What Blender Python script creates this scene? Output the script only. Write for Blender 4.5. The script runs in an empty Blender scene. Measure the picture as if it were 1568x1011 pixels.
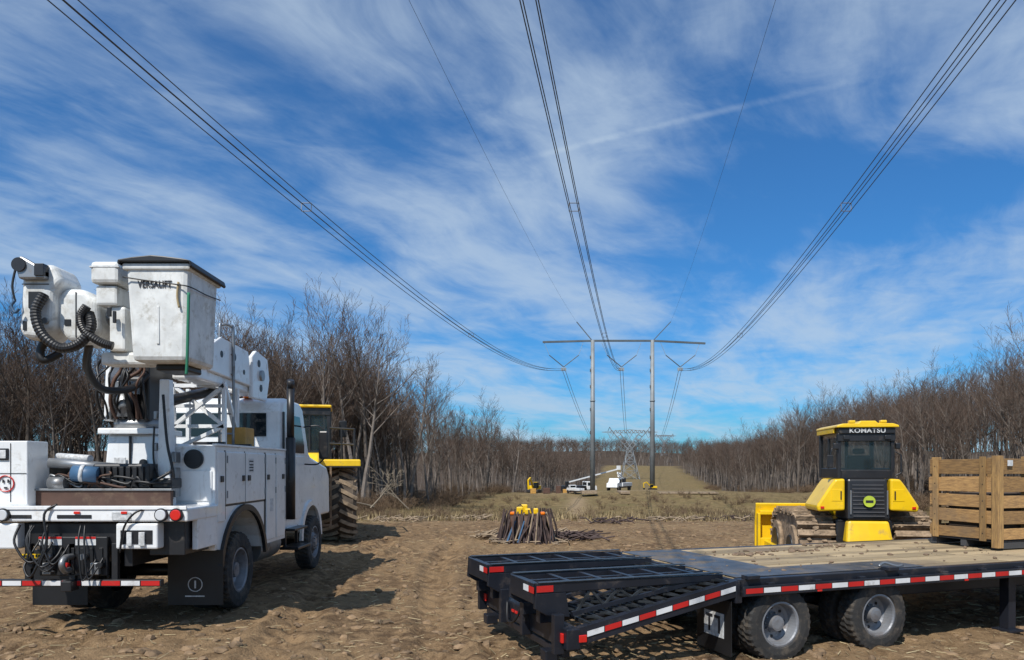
import bpy, math, random
import numpy as np
from mathutils import Vector, Matrix
random.seed(7)
R=random.Random(11)
sc=bpy.context.scene
sc.view_settings.view_transform='Standard'; sc.view_settings.look='None'; sc.view_settings.exposure=0

# ---------------------------------------------------------------- materials
def N(nt,t,**k):
    n=nt.nodes.new(t)
    for a,b in k.items(): setattr(n,a,b)
    return n
def mixc(nt,fac,a,b,blend='MIX'):
    m=N(nt,'ShaderNodeMix',data_type='RGBA',blend_type=blend)
    L=nt.links
    for s,v in ((m.inputs[0],fac),(m.inputs[6],a),(m.inputs[7],b)):
        if isinstance(v,bpy.types.NodeSocket): L.new(v,s)
        elif isinstance(v,(int,float)): s.default_value=v
        else: s.default_value=(v[0],v[1],v[2],1)
    return m.outputs[2]
def ramp(nt,src,p0,p1,c0=0.,c1=1.):
    r=N(nt,'ShaderNodeMapRange',interpolation_type='SMOOTHSTEP')
    nt.links.new(src,r.inputs[0]); r.inputs[1].default_value=p0; r.inputs[2].default_value=p1
    r.inputs[3].default_value=c0; r.inputs[4].default_value=c1
    return r.outputs[0]
def math_(nt,op,a,b=None,c=None):
    m=N(nt,'ShaderNodeMath',operation=op)
    for i,v in enumerate((a,b,c)):
        if v is None: continue
        if isinstance(v,bpy.types.NodeSocket): nt.links.new(v,m.inputs[i])
        else: m.inputs[i].default_value=v
    return m.outputs[0]
def noise(nt,vec,scale,detail=4,rough=.55,dist=0.):
    n=N(nt,'ShaderNodeTexNoise'); n.inputs['Scale'].default_value=scale
    n.inputs['Detail'].default_value=detail; n.inputs['Roughness'].default_value=rough
    n.inputs['Distortion'].default_value=dist
    nt.links.new(vec,n.inputs['Vector']); return n.outputs[0]
def mat(name,col,rough=.5,metal=0.,var=.2,vs=2.5,dirt=0.,dcol=(.16,.11,.07),ds=4,bump=0.,bs=40,coat=0.,streak=0.):
    m=bpy.data.materials.new(name); m.use_nodes=True; nt=m.node_tree; b=nt.nodes['Principled BSDF']
    g=N(nt,'ShaderNodeNewGeometry').outputs['Position']
    n1=noise(nt,g,vs,3,.6)
    f=ramp(nt,n1,.3,.7,1-var,1+var*.4)
    c=mixc(nt,1.,col,(1,1,1),'MULTIPLY')
    vm=N(nt,'ShaderNodeVectorMath',operation='SCALE'); nt.links.new(c,vm.inputs[0]); nt.links.new(f,vm.inputs['Scale'])
    c=vm.outputs[0]
    if streak>0:
        mp=N(nt,'ShaderNodeMapping'); mp.inputs['Scale'].default_value=(14,14,1.6); nt.links.new(g,mp.inputs[0])
        s1=noise(nt,mp.outputs[0],1.,5,.7); c=mixc(nt,ramp(nt,s1,.54,.78,0,streak),c,dcol)
    if dirt>0:
        n2=noise(nt,g,ds,6,.7,.3)
        d=ramp(nt,n2,.62-dirt*.4,.80-dirt*.3)
        d=math_(nt,'MULTIPLY',d,min(1,.45+dirt*.6))
        c=mixc(nt,d,c,dcol)
        r=ramp(nt,d,0,1,rough,.9); nt.links.new(r,b.inputs['Roughness'])
    else: b.inputs['Roughness'].default_value=rough
    nt.links.new(c,b.inputs['Base Color'])
    b.inputs['Metallic'].default_value=metal
    b.inputs['Coat Weight'].default_value=coat
    if bump>0:
        n3=noise(nt,g,bs,4,.65); bp=N(nt,'ShaderNodeBump'); bp.inputs['Strength'].default_value=bump
        bp.inputs['Distance'].default_value=.02
        nt.links.new(n3,bp.inputs['Height']); nt.links.new(bp.outputs[0],b.inputs['Normal'])
    return m
WHITE=mat('white_paint',(.80,.81,.81),.3,var=.10,dirt=.22,dcol=(.36,.32,.26),ds=5,coat=.4,streak=.32)
WHITE2=mat('white_fibreglass',(.72,.73,.71),.45,var=.2,vs=4,dirt=.36,dcol=(.36,.34,.29),ds=6,streak=.55)
BLACK=mat('black_paint',(.018,.018,.02),.38,var=.3,dirt=.16,dcol=(.10,.08,.06),ds=6)
BLACKT=mat('trailer_black',(.013,.015,.022),.4,var=.3,dirt=.2,dcol=(.09,.07,.055),ds=5)
RUBBER=mat('tyre_rubber',(.028,.027,.026),.85,var=.3,dirt=.42,dcol=(.12,.095,.07),ds=7,bump=.3,bs=60)
HOSE=mat('hose_rubber',(.012,.012,.013),.45,var=.2)
RIM=mat('rim_steel',(.25,.26,.28),.42,.3,var=.3,dirt=.42,dcol=(.12,.09,.07))
STEEL=mat('steel',(.30,.31,.32),.42,.7,var=.2,dirt=.25)
GALV=mat('galvanised_steel',(.25,.27,.28),.6,.2,var=.2,vs=.5)
WEATH=mat('dark_arm_steel',(.10,.12,.135),.6,.2,var=.2,vs=.5)
YEL=mat('yellow_paint',(.84,.53,.008),.38,var=.1,dirt=.2,dcol=(.25,.17,.09),ds=4.5,coat=.3)
RED=mat('red_reflector',(.50,.018,.015),.35,var=.1,dirt=.15)
TWH=mat('white_reflector',(.70,.70,.70),.35,var=.1,dirt=.2)
REDL=mat('red_lens',(.60,.02,.015),.15,var=.05,coat=.6)
CLEARL=mat('clear_lens',(.6,.62,.64),.12,var=.05,coat=.6)
ORG=mat('amber_lens',(.85,.20,.01),.2,var=.05)
MUD=mat('mud',(.21,.145,.095),.95,var=.4,vs=8,bump=.8,bs=18)
GREEN=mat('green_strap',(.02,.20,.11),.7)
TXT=mat('dark_lettering',(.02,.02,.025),.5)
LABEL=mat('label_white',(.60,.61,.61),.5,var=.3,vs=20,dirt=.2)
BROWN=mat('painted_brown_board',(.09,.045,.03),.7,var=.3,dirt=.3)
TARP=mat('dark_tarp',(.05,.042,.032),.8,var=.4,dirt=.3)
INS=mat('insulator_glass',(.30,.34,.37),.3)
WIRE=mat('aluminium_conductor',(.045,.05,.06),.6,.1,var=.05)
ORB=mat('orange_box',(.50,.27,.06),.6,dirt=.3)
BLUEG=mat('hydraulic_blue',(.05,.12,.22),.5)
GEDGE=mat('worn_black_edge',(.04,.045,.05),.4,.3,var=.5,vs=9)
def glass():
    m=bpy.data.materials.new('tinted_glass'); m.use_nodes=True; b=m.node_tree.nodes['Principled BSDF']
    b.inputs['Base Color'].default_value=(.03,.045,.05,1); b.inputs['Roughness'].default_value=.06
    b.inputs['Alpha'].default_value=.4; return m
GLASS=glass()
GLASSO=mat('dark_cab_glass',(.012,.018,.022),.06,var=.1)
def woodmat(name,c1,c2,sc_=(1,1,1),grain=10,bump=.3,dirt=.6):
    m=bpy.data.materials.new(name); m.use_nodes=True; nt=m.node_tree; b=nt.nodes['Principled BSDF']
    tc=N(nt,'ShaderNodeTexCoord').outputs['Object']
    mp=N(nt,'ShaderNodeMapping'); mp.inputs['Scale'].default_value=sc_; nt.links.new(tc,mp.inputs[0])
    n=noise(nt,mp.outputs[0],grain,6,.7,.4); n2=noise(nt,tc,1.7,4,.6)
    ri=N(nt,'ShaderNodeNewGeometry').outputs['Random Per Island']
    c=mixc(nt,ramp(nt,n,.3,.7),c1,c2)
    vm=N(nt,'ShaderNodeVectorMath',operation='SCALE'); nt.links.new(c,vm.inputs[0]); nt.links.new(ramp(nt,ri,0,1,.6,1.2),vm.inputs['Scale'])
    c=mixc(nt,ramp(nt,n2,.5,.68,0,dirt),vm.outputs[0],(.16,.115,.075))
    nt.links.new(c,b.inputs['Base Color']); b.inputs['Roughness'].default_value=.8
    bp=N(nt,'ShaderNodeBump'); bp.inputs['Strength'].default_value=bump; bp.inputs['Distance'].default_value=.01
    nt.links.new(n,bp.inputs['Height']); nt.links.new(bp.outputs[0],b.inputs['Normal']); return m
DECK=woodmat('deck_planks',(.42,.32,.185),(.29,.215,.125),(1,14,1),3,dirt=.6)
CRATEW=woodmat('crate_wood',(.48,.28,.105),(.23,.13,.055),(3,3,22),2.5,dirt=.45)
CRATEW2=woodmat('crate_post_wood',(.42,.25,.09),(.22,.13,.055),(14,14,2),2.5,dirt=.45)

# ---------------------------------------------------------------- mesh helpers
def mkobj(name,verts,faces,m,parent=None,smooth=False,bevel=0.,seg=2):
    me=bpy.data.meshes.new(name); me.from_pydata([tuple(v) for v in verts],[],faces); me.update()
    if m: me.materials.append(m)
    if smooth: me.polygons.foreach_set('use_smooth',[True]*len(me.polygons))
    o=bpy.data.objects.new(name,me); sc.collection.objects.link(o)
    if parent: o.parent=parent
    if bevel>0:
        b=o.modifiers.new('bevel','BEVEL'); b.width=bevel; b.segments=seg; b.limit_method='ANGLE'; b.angle_limit=.6
    return o
BF=[(0,3,2,1),(4,5,6,7),(0,1,5,4),(1,2,6,5),(2,3,7,6),(3,0,4,7)]
def sweep(pts,rad,seg,V,F,cap=True,rect=None):
    pts=[Vector(p) for p in pts]; n=len(pts)
    if not hasattr(rad,'__len__'): rad=[rad]*n
    base=len(V); prev=None
    for i in range(n):
        t=(pts[min(i+1,n-1)]-pts[max(i-1,0)]).normalized()
        if prev is None:
            up=Vector((0,0,1)) if abs(t.z)<.95 else Vector((1,0,0))
            a=t.cross(up).normalized()
        else:
            a=(prev-t*prev.dot(t)).normalized()
        b=a.cross(t); prev=a
        for k in range(seg):
            th=2*math.pi*k/seg
            if rect:
                ca=[(1,1),(-1,1),(-1,-1),(1,-1)][k]; V.append(pts[i]+a*ca[0]*rect[0]/2+b*ca[1]*rect[1]/2)
            else: V.append(pts[i]+(a*math.cos(th)+b*math.sin(th))*rad[i])
    for i in range(n-1):
        for k in range(seg):
            k2=(k+1)%seg
            F.append((base+i*seg+k,base+i*seg+k2,base+(i+1)*seg+k2,base+(i+1)*seg+k))
    if cap:
        F.append(tuple(base+k for k in range(seg))[::-1]); F.append(tuple(base+(n-1)*seg+k for k in range(seg)))
def smoothpts(pts,k=6):
    out=[]; P=[Vector(p) for p in pts]; n=len(P)
    for i in range(n-1):
        p0=P[max(i-1,0)];p1=P[i];p2=P[i+1];p3=P[min(i+2,n-1)]
        for j in range(k):
            t=j/k
            out.append(.5*((2*p1)+(p2-p0)*t+(2*p0-5*p1+4*p2-p3)*t*t+(3*p1-p0-3*p2+p3)*t**3))
    out.append(P[-1]); return out
class O:
    def __init__(s,name,loc,rz=0.,world=False):
        s.e=bpy.data.objects.new(name,None); sc.collection.objects.link(s.e); s.e.location=loc
        s.e.rotation_euler=(0,0,rz); s.off=Vector(loc) if world else Vector((0,0,0)); s.e.empty_display_size=.3
    def m(s,name,V,F,mt,**k): return mkobj(name,[Vector(v)-s.off for v in V],F,mt,s.e,**k)
    def box(s,name,x,y,z,mt,bevel=.012,top=None):
        V=[(x[0],y[0],z[0]),(x[1],y[0],z[0]),(x[1],y[1],z[0]),(x[0],y[1],z[0])]
        tx,ty=(x,y) if top is None else top
        V+=[(tx[0],ty[0],z[1]),(tx[1],ty[0],z[1]),(tx[1],ty[1],z[1]),(tx[0],ty[1],z[1])]
        return s.m(name,V,BF,mt,bevel=bevel)
    def boxes(s,name,L,mt,bevel=.004):
        V=[];F=[]
        for (x,y,z) in L:
            b=len(V)
            V+=[(x[0],y[0],z[0]),(x[1],y[0],z[0]),(x[1],y[1],z[0]),(x[0],y[1],z[0]),(x[0],y[0],z[1]),(x[1],y[0],z[1]),(x[1],y[1],z[1]),(x[0],y[1],z[1])]
            F+=[tuple(b+i for i in f) for f in BF]
        return s.m(name,V,F,mt,bevel=bevel)
    def cyl(s,name,p0,p1,r,mt,seg=20,r2=None,bevel=0):
        V=[];F=[]; sweep([p0,p1],[r,r if r2 is None else r2],seg,V,F)
        o=s.m(name,V,F,mt,smooth=False,bevel=bevel)
        for p in o.data.polygons:
            if len(p.vertices)==4: p.use_smooth=True
        return o
    def tube(s,name,pts,r,mt,seg=8,sm=True,ribs=0):
        V=[];F=[]; P=smoothpts(pts,6 if not ribs else 14) if sm else pts
        sweep(P,r if not ribs else [r*(1+.10*(i%2)) for i in range(len(P))],seg,V,F)
        return s.m(name,V,F,mt,smooth=sm and not ribs)
    def beams(s,name,L,w,h,mt,bevel=0):
        V=[];F=[]
        for a,b in L: sweep([a,b],1,4,V,F,rect=(w,h))
        return s.m(name,V,F,mt,bevel=bevel)
    def rods(s,name,L,r,mt,seg=6):
        V=[];F=[]
        for a,b in L: sweep([a,b],r,seg,V,F)
        return s.m(name,V,F,mt)
    def prism(s,name,poly,ax,lo,hi,mt,bevel=.012,seg=2):
        n=len(poly)
        def P(u,v,w):
            return {'x':(w,u,v),'y':(u,w,v),'z':(u,v,w)}[ax]
        V=[P(u,v,lo) for u,v in poly]+[P(u,v,hi) for u,v in poly]
        F=[tuple(range(n)),tuple(range(2*n-1,n-1,-1))]+[((i+1)%n,i,n+i,n+(i+1)%n) for i in range(n)]
        o=s.m(name,V,F,mt,bevel=bevel,seg=seg)
        import bmesh
        bm=bmesh.new(); bm.from_mesh(o.data); bmesh.ops.recalc_face_normals(bm,faces=bm.faces); bm.to_mesh(o.data); bm.free()
        return o
    def lathe(s,name,prof,c,mt,seg=48,fn=None,smooth=True,closed=False):
        V=[];F=[]; n=len(prof)
        for k in range(seg):
            th=2*math.pi*k/seg
            for i,(dx,r) in enumerate(prof):
                if fn: r=fn(i,k,r)
                V.append((c[0]+dx,c[1]+r*math.cos(th),c[2]+r*math.sin(th)))
        for k in range(seg):
            k2=(k+1)%seg
            for i in range(n-1): F.append((k*n+i,k*n+i+1,k2*n+i+1,k2*n+i))
        return s.m(name,V,F,mt,smooth=smooth)
    def wheel(s,c,Rr,w,side,rimr,rimmat,tread=True,tmat=None,dish=True):
        h=w/2
        prof=[(-h*.8,rimr),(-h,rimr*1.12),(-h*1.04,(rimr+Rr)/2),(-h*.95,Rr*.955),(-h*.78,Rr*.99),(-h*.3,Rr),(-h*.1,Rr),(h*.1,Rr),(h*.3,Rr),(h*.78,Rr*.99),(h*.95,Rr*.955),(h*1.04,(rimr+Rr)/2),(h,rimr*1.12),(h*.8,rimr)]
        def fn(i,k,r):
            if tread and 3<=i<=10: return r*(1. if (k+(i//3))%2 else .972)
            return r
        s.lathe('tyre',prof,c,tmat or RUBBER,seg=72 if tread else 40,fn=fn,smooth=False)
        S=side
        if dish: rp=[(S*h*.90,rimr*1.05),(S*h*.92,rimr*.97),(S*h*.78,rimr*.93),(-S*h*.1,rimr*.86),(-S*h*.35,rimr*.74),(-S*h*.38,rimr*.50),(-S*h*.30,rimr*.44),(S*h*.25,rimr*.38),(S*h*.55,rimr*.34),(S*h*.60,rimr*.22),(S*h*.62,.0)]; d1,d2=-.37,-.30
        else: rp=[(S*h*.90,rimr*1.05),(S*h*.92,rimr*.97),(S*h*.78,rimr*.93),(S*h*.5,rimr*.86),(S*h*.62,rimr*.62),(S*h*.95,rimr*.52),(S*h*.97,rimr*.30),(S*h*1.05,rimr*.24),(S*h*1.06,.0)]; d1,d2=.56,.97
        s.lathe('rim',rp,c,rimmat,seg=40,smooth=False)
        for nH,rr,sz,mt,nm,dx in ((8,.66,.075,HOSE,'hand_holes',d1),(10,.44,.04,STEEL,'lug_nuts',d2)):
            V=[];F=[]
            for k in range(nH):
                a=2*math.pi*k/nH; p=Vector((c[0]+S*h*dx,c[1]+rimr*rr*math.cos(a),c[2]+rimr*rr*math.sin(a)))
                sweep([p-Vector((S*.01,0,0)),p+Vector((S*(.008 if nm=='hand_holes' else .03),0,0))],rimr*sz,8,V,F)
            s.m(nm,V,F,mt)
    def tape(s,p0,p1,h,n,nrm,first=0):
        p0=Vector(p0);p1=Vector(p1);d=(p1-p0)/n; nrm=Vector(nrm).normalized()*.004; up=Vector((0,0,h/2))
        for c,mt,nm in ((0,RED,'red_tape'),(1,TWH,'white_tape')):
            V=[];F=[]
            for i in range(n):
                if (i+first)%2!=c: continue
                a=p0+d*(i+.03);b=p0+d*(i+.97); k=len(V)
                V+=[a-up,b-up,b+up,a+up,a-up+nrm,b-up+nrm,b+up+nrm,a+up+nrm]
                F+=[tuple(k+j for j in f) for f in BF]
            s.m(nm,V,F,mt)
    def text(s,t,loc,size,mt,rx=math.pi/2,rz=0,align='CENTER',bold=.0,sx=1.,sp=1.):
        cu=bpy.data.curves.new('lettering','FONT'); cu.body=t; cu.size=size; cu.align_x=align; cu.extrude=.0015; cu.offset=bold; cu.space_character=sp
        cu.materials.append(mt)
        o=bpy.data.objects.new('lettering',cu); sc.collection.objects.link(o); o.parent=s.e
        o.location=Vector(loc)-s.off; o.rotation_euler=(rx,0,rz); o.scale=(sx,1,1); return o

# ---------------------------------------------------------------- terrain
def h2(ix,iy,s):
    v=np.sin(ix*127.1+iy*311.7+s*74.7)*43758.5453
    return v-np.floor(v)
def vn(x,y,s=0):
    xi=np.floor(x);yi=np.floor(y);fx=x-xi;fy=y-yi
    fx=fx*fx*(3-2*fx);fy=fy*fy*(3-2*fy)
    return (h2(xi,yi,s)*(1-fx)+h2(xi+1,yi,s)*fx)*(1-fy)+(h2(xi,yi+1,s)*(1-fx)+h2(xi+1,yi+1,s)*fx)*fy
def fbm(x,y,o=4,s=0):
    a=0;w=.5
    for i in range(o): a=a+w*(vn(x*2**i,y*2**i,s+i*3.1)-.5)*2; w*=.55
    return a
TY=np.array([-400,30,38,50,70,104,118,140,170,220,300,370,500,700,1100,1300,3000],float)
TZ=np.array([0,0,-.8,-2.2,-2.6,-2.1,-2.5,-3.8,-5.6,-7.5,-7,-4.7,2,7,23,25,10],float)
def hgt(x,y,fine=False):
    x=np.asarray(x,float);y=np.asarray(y,float)
    z=np.interp(y-4,TY,TZ)*.5+np.interp(y+4,TY,TZ)*.5
    left=np.clip((-x-2+.1*(y-40))/14,0,1)*np.clip((y-34)/16,0,1)*np.clip((140-y)/50,0,1)
    z=z*(1-left)+(-.9)*left
    rt=np.clip((x-(.166*y+27))/26,0,1.6)*np.clip((y-30)/25,0,1)*np.clip((420-y)/250,0,1)
    z=z+rt*4.6
    far=np.clip((y-28)/60,0,1)
    z=z+fbm(x/26,y/26,4,5)*.8*far+fbm(x/150,y/150,3,9)*np.clip((y-130)/300,0,1)*8
    z=z+fbm(x/6,y/6,2,2)*.05
    z=z+.75*np.exp(-((x-18)/18)**2-((y-100)/16)**2)
    if fine:
        nr=np.clip((34-y)/12,0.12,1)
        f=fbm(x*1.3,y*1.3,6,1)*.065
        rut=np.abs(fbm(x/1.1+y*.1,y/5,3,8))
        z=z+nr*(f-.04*np.exp(-(rut/.06)**2))+nr*.036*np.abs(fbm(x*4.5,y*4.5,4,4))
        for cx in (-2.7,-.9):
            d=x-(cx-.05*(y-8)+.25*np.sin(y/3.1)); tr=np.exp(-(d/.24)**4)
            z=z+nr*(-.05*tr*(1+.5*np.sin(y*14+d*9))+.035*np.exp(-((np.abs(d)-.38)/.1)**2))*np.clip((24-y)/6,0,1)
    return z
def H(x,y): return float(hgt(x,y))
def axis(fl,fh,st,lo,hi,g=1.12):
    a=list(np.arange(fl,fh,st)); s=st;v=fh
    up=[]
    while v<hi: up.append(v); s*=g; v+=s
    up.append(hi); s=st; v=fl; dn=[]
    while v>lo:
        s*=g; v-=s; dn.append(v)
    return np.array(dn[::-1]+a+up)
xs=axis(-7,8,.04,-1600,1600,1.075); ys=axis(6,19,.04,-120,2600,1.03)
X,Y=np.meshgrid(xs,ys); Z=hgt(X,Y,True)
nx,ny=len(xs),len(ys)
V=np.stack([X.ravel(),Y.ravel(),Z.ravel()],1)
idx=np.arange(nx*ny).reshape(ny,nx)
F=np.stack([idx[:-1,:-1].ravel(),idx[:-1,1:].ravel(),idx[1:,1:].ravel(),idx[1:,:-1].ravel()],1)
me=bpy.data.meshes.new('ground'); me.vertices.add(len(V)); me.vertices.foreach_set('co',V.ravel())
me.loops.add(F.size); me.loops.foreach_set('vertex_index',F.ravel().astype(np.int32))
me.polygons.add(len(F)); me.polygons.foreach_set('loop_start',np.arange(0,F.size,4,dtype=np.int32)); me.update(calc_edges=True)
me.polygons.foreach_set('use_smooth',np.ones(len(F),bool))
gx,gy=V[:,0],V[:,1]
grass=np.clip((gy-28.5-fbm(gx/7,gy/7,4,3)*12+np.clip(gx-2,0,10)*.7)/9,0,1)
road=.8*np.exp(-((gx-(7.0+(gy-50)*.02+np.sin(gy/14)*1.2))/1.1)**2)*np.clip((gy-50)/12,0,1)*np.clip((98-gy)/6,0,1)
road=np.maximum(road,np.exp(-((gy-104-fbm(gx/9,gy/9,2,6)*4)/2.4)**2)*np.clip((30-gx)/10,0,1)*np.clip((gx-0)/5,0,1)*.55)
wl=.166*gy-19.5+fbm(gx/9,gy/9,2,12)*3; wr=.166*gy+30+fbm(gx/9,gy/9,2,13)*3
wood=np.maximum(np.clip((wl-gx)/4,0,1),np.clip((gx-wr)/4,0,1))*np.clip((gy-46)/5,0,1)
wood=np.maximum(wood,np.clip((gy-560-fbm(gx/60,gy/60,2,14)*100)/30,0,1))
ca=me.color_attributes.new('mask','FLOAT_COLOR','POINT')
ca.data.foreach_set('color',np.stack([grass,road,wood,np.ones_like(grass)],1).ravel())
g=bpy.data.objects.new('ground',me); sc.collection.objects.link(g)
gm=bpy.data.materials.new('dirt_and_grass'); gm.use_nodes=True; nt=gm.node_tree; b=nt.nodes['Principled BSDF']
P=N(nt,'ShaderNodeNewGeometry').outputs['Position']; at=N(nt,'ShaderNodeVertexColor',layer_name='mask')
sp=N(nt,'ShaderNodeSeparateColor'); nt.links.new(at.outputs[0],sp.inputs[0])
nA=noise(nt,P,.35,4,.6); nB=noise(nt,P,5,6,.7,.2); nC=noise(nt,P,28,4,.7); nD=noise(nt,P,1.4,5,.65)
c=mixc(nt,ramp(nt,nB,.34,.64),(.095,.058,.032),(.29,.192,.105))
c=mixc(nt,ramp(nt,nD,.48,.62,0,.55),c,(.12,.075,.042))
c=mixc(nt,ramp(nt,nA,.42,.62,0,.55),c,(.295,.198,.108))
c=mixc(nt,ramp(nt,nC,.60,.72,0,.65),c,(.43,.335,.205))
c=mixc(nt,ramp(nt,nC,.42,.28,0,.75),c,(.05,.032,.020))
gcol=mixc(nt,ramp(nt,nD,.3,.7),(.10,.074,.034),(.235,.17,.082))
gcol=mixc(nt,ramp(nt,nA,.48,.68,0,.5),gcol,(.105,.10,.036))
gcol=mixc(nt,ramp(nt,nB,.48,.72,0,.7),gcol,(.28,.205,.11))
c=mixc(nt,sp.outputs[0],c,gcol)
c=mixc(nt,sp.outputs[1],c,(.30,.22,.135))
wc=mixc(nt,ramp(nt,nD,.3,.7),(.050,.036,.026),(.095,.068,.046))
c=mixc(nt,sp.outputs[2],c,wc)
nt.links.new(c,b.inputs['Base Color']); b.inputs['Roughness'].default_value=.95; b.inputs['Specular IOR Level'].default_value=.12
hs=math_(nt,'ADD',math_(nt,'MULTIPLY',nB,.6),math_(nt,'MULTIPLY',nC,.4))
bp=N(nt,'ShaderNodeBump'); bp.inputs['Strength'].default_value=1.; bp.inputs['Distance'].default_value=.085
nt.links.new(hs,bp.inputs['Height']); nt.links.new(bp.outputs[0],b.inputs['Normal'])
me.materials.append(gm)

def ico():
    t=(1+5**.5)/2
    v=[(-1,t,0),(1,t,0),(-1,-t,0),(1,-t,0),(0,-1,t),(0,1,t),(0,-1,-t),(0,1,-t),(t,0,-1),(t,0,1),(-t,0,-1),(-t,0,1)]
    f=[(0,11,5),(0,5,1),(0,1,7),(0,7,10),(0,10,11),(1,5,9),(5,11,4),(11,10,2),(10,7,6),(7,1,8),(3,9,4),(3,4,2),(3,2,6),(3,6,8),(3,8,9),(4,9,5),(2,4,11),(6,2,10),(8,6,7),(9,8,1)]
    return [Vector(a).normalized() for a in v],f
IV,IF=ico()
def clods(n,reg,smin,smax,zf,pw=3.):
    V=[];F=[]
    for i in range(n):
        x,y=reg(); s=smin+(smax-smin)*R.random()**pw; b=len(V); a=R.random()*6.28
        z=zf(x,y); sx,sy,sz=s*R.uniform(.7,1.5),s*R.uniform(.7,1.2),s*R.uniform(.35,.8)
        for v in IV:
            k=R.uniform(.75,1.2); px,py=v.x*sx*k,v.y*sy*k
            V.append((x+px*math.cos(a)-py*math.sin(a),y+px*math.sin(a)+py*math.cos(a),z+v.z*sz*k+sz*.15))
        F+=[tuple(b+j for j in f) for f in IF]
    return V,F
def HF(x,y): return float(hgt(x,y,True))
CLOD=mat('clod_soil',(.245,.162,.092),.95,var=.55,vs=5,bump=.5,bs=50)
def reg():
    y=5+29*R.random()**1.5; return R.uniform(-.72,.72)*y,y
V,F=clods(8500,reg,.006,.08,HF,4.2)
mkobj('soil_clods',V,F,CLOD)
STRAW=mat('straw',(.42,.33,.19),.9,var=.4,vs=4)
V=[];F=[]
for i in range(5000):
    x,y=reg(); z=HF(x,y)+.01; a=R.random()*6.28; l=R.uniform(.03,.2); w=R.uniform(.002,.006)
    d=Vector((math.cos(a),math.sin(a),R.uniform(-.1,.2)))*l
    sweep([(x,y,z),Vector((x,y,z))+d],w,3,V,F,cap=False)
mkobj('straw_litter',V,F,STRAW)
# rough dry grass tufts on the far side of the dirt
V=[];F=[]
for i in range(5200):
    y=29+52*R.random()**1.4; x=R.uniform(.166*y-20,.166*y+24); z=H(x,y)
    for k in range(3):
        a=R.random()*6.28; h_=R.uniform(.12,.42); p=Vector((x+R.uniform(-.1,.1),y+R.uniform(-.1,.1),z-.02)); q=p+Vector((math.cos(a)*h_*.5,math.sin(a)*h_*.5,h_))
        n_=Vector((-math.sin(a),math.cos(a),0))*R.uniform(.015,.04); b0=len(V); V+=[p-n_,p+n_,q]; F.append((b0,b0+1,b0+2))
mkobj('dry_grass',V,F,mat('dry_grass_blades',(.30,.225,.115),.95,var=.6,vs=.8))

# ---------------------------------------------------------------- trees
def treemat(name,c1,c2,c3=(.055,.042,.035)):
    m=bpy.data.materials.new(name); m.use_nodes=True; nt=m.node_tree; b=nt.nodes['Principled BSDF']
    oi=N(nt,'ShaderNodeObjectInfo'); P=N(nt,'ShaderNodeTexCoord').outputs['Object']
    n=noise(nt,P,1.3,2); c=mixc(nt,oi.outputs['Random'],c1,c2)
    c=mixc(nt,ramp(nt,n,.4,.7,0,.5),c,c3)
    nt.links.new(c,b.inputs['Base Color']); b.inputs['Roughness'].default_value=.9; b.inputs['Specular IOR Level'].default_value=.1; return m
BARK=treemat('bark',(.10,.082,.068),(.23,.195,.168),(.06,.05,.042))
TWIG=treemat('twigs',(.095,.067,.052),(.15,.108,.084),(.06,.045,.037))
BRUSH=treemat('brush_twigs',(.12,.078,.049),(.20,.14,.09))
def gen_tree(seed,Ht,counts=(15,7,5),start=.3,spread=.55,tr=.13,tw=.0085,sl=1.):
    r=random.Random(seed); V=[];F=[];MI=[]
    def br(p,d,L,rad,lv):
        n=(8,4,2,1)[lv]; pts=[p.copy()]; dd=d.copy()
        for i in range(n):
            j=(.09,.22,.3,.3)[lv]
            dd=(dd+Vector((r.uniform(-j,j),r.uniform(-j,j),r.uniform(-j*.4,j)+(.06 if lv else .0)))).normalized()
            pts.append(pts[-1]+dd*L/n)
        re=(.12,.3,.45,.6)[lv]
        rad_=[max(tw,rad*(1-(1-re)*i/n)) for i in range(n+1)]
        f0=len(F); sweep(pts,rad_,(6,4,3,3)[lv],V,F,cap=False); MI.extend([0 if lv<2 else 1]*(len(F)-f0))
        if lv<3:
            nc=counts[lv]
            for k in range(nc):
                t=(start+(1-start)*(k+r.random())/nc) if lv==0 else (.2+.8*(k+r.random())/nc)
                t=min(t,.999); fi=t*n; i=int(fi); q=pts[i].lerp(pts[i+1],fi-i)
                ax=(pts[i+1]-pts[i]).normalized()
                a=r.random()*6.283; side=ax.orthogonal().normalized(); side.rotate(Matrix.Rotation(a,3,ax))
                if lv==0: nd=(side*r.uniform(.5,1.0)+Vector((0,0,r.uniform(.5,1.3)))).normalized(); nl=L*(.42-.24*(t-start))*r.uniform(.55,1.2)*spread*2
                else: nd=(side*r.uniform(.5,.95)+ax*.9+Vector((0,0,.2))).normalized(); nl=L*r.uniform(.32,.62)*(1-.35*t)*sl
                br(q,nd,nl,rad_[i]*(.46 if lv==0 else .52),lv+1)
    d0=Vector((r.uniform(-.08,.08),r.uniform(-.08,.08),1)).normalized()
    br(Vector((0,0,-.3)),d0,Ht,tr,0)
    return V,F,MI
def rawmesh(name,VF,m,m2=None):
    me=bpy.data.meshes.new(name); me.from_pydata([tuple(v) for v in VF[0]],[],VF[1]); me.materials.append(m)
    if m2: me.materials.append(m2); me.polygons.foreach_set('material_index',VF[2])
    return me
TREES=[rawmesh('bare_tree',gen_tree(s,12*q,tr=t_,start=st,spread=sp_),BARK,TWIG) for s,q,st,sp_,t_ in ((1,1,.45,.44,.17),(2,.92,.38,.5,.14),(3,1.06,.55,.38,.20),(4,.88,.32,.5,.12),(5,1,.5,.48,.22),(6,.92,.45,.34,.11),(9,1.06,.56,.44,.19),(12,.98,.4,.42,.15))]
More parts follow.
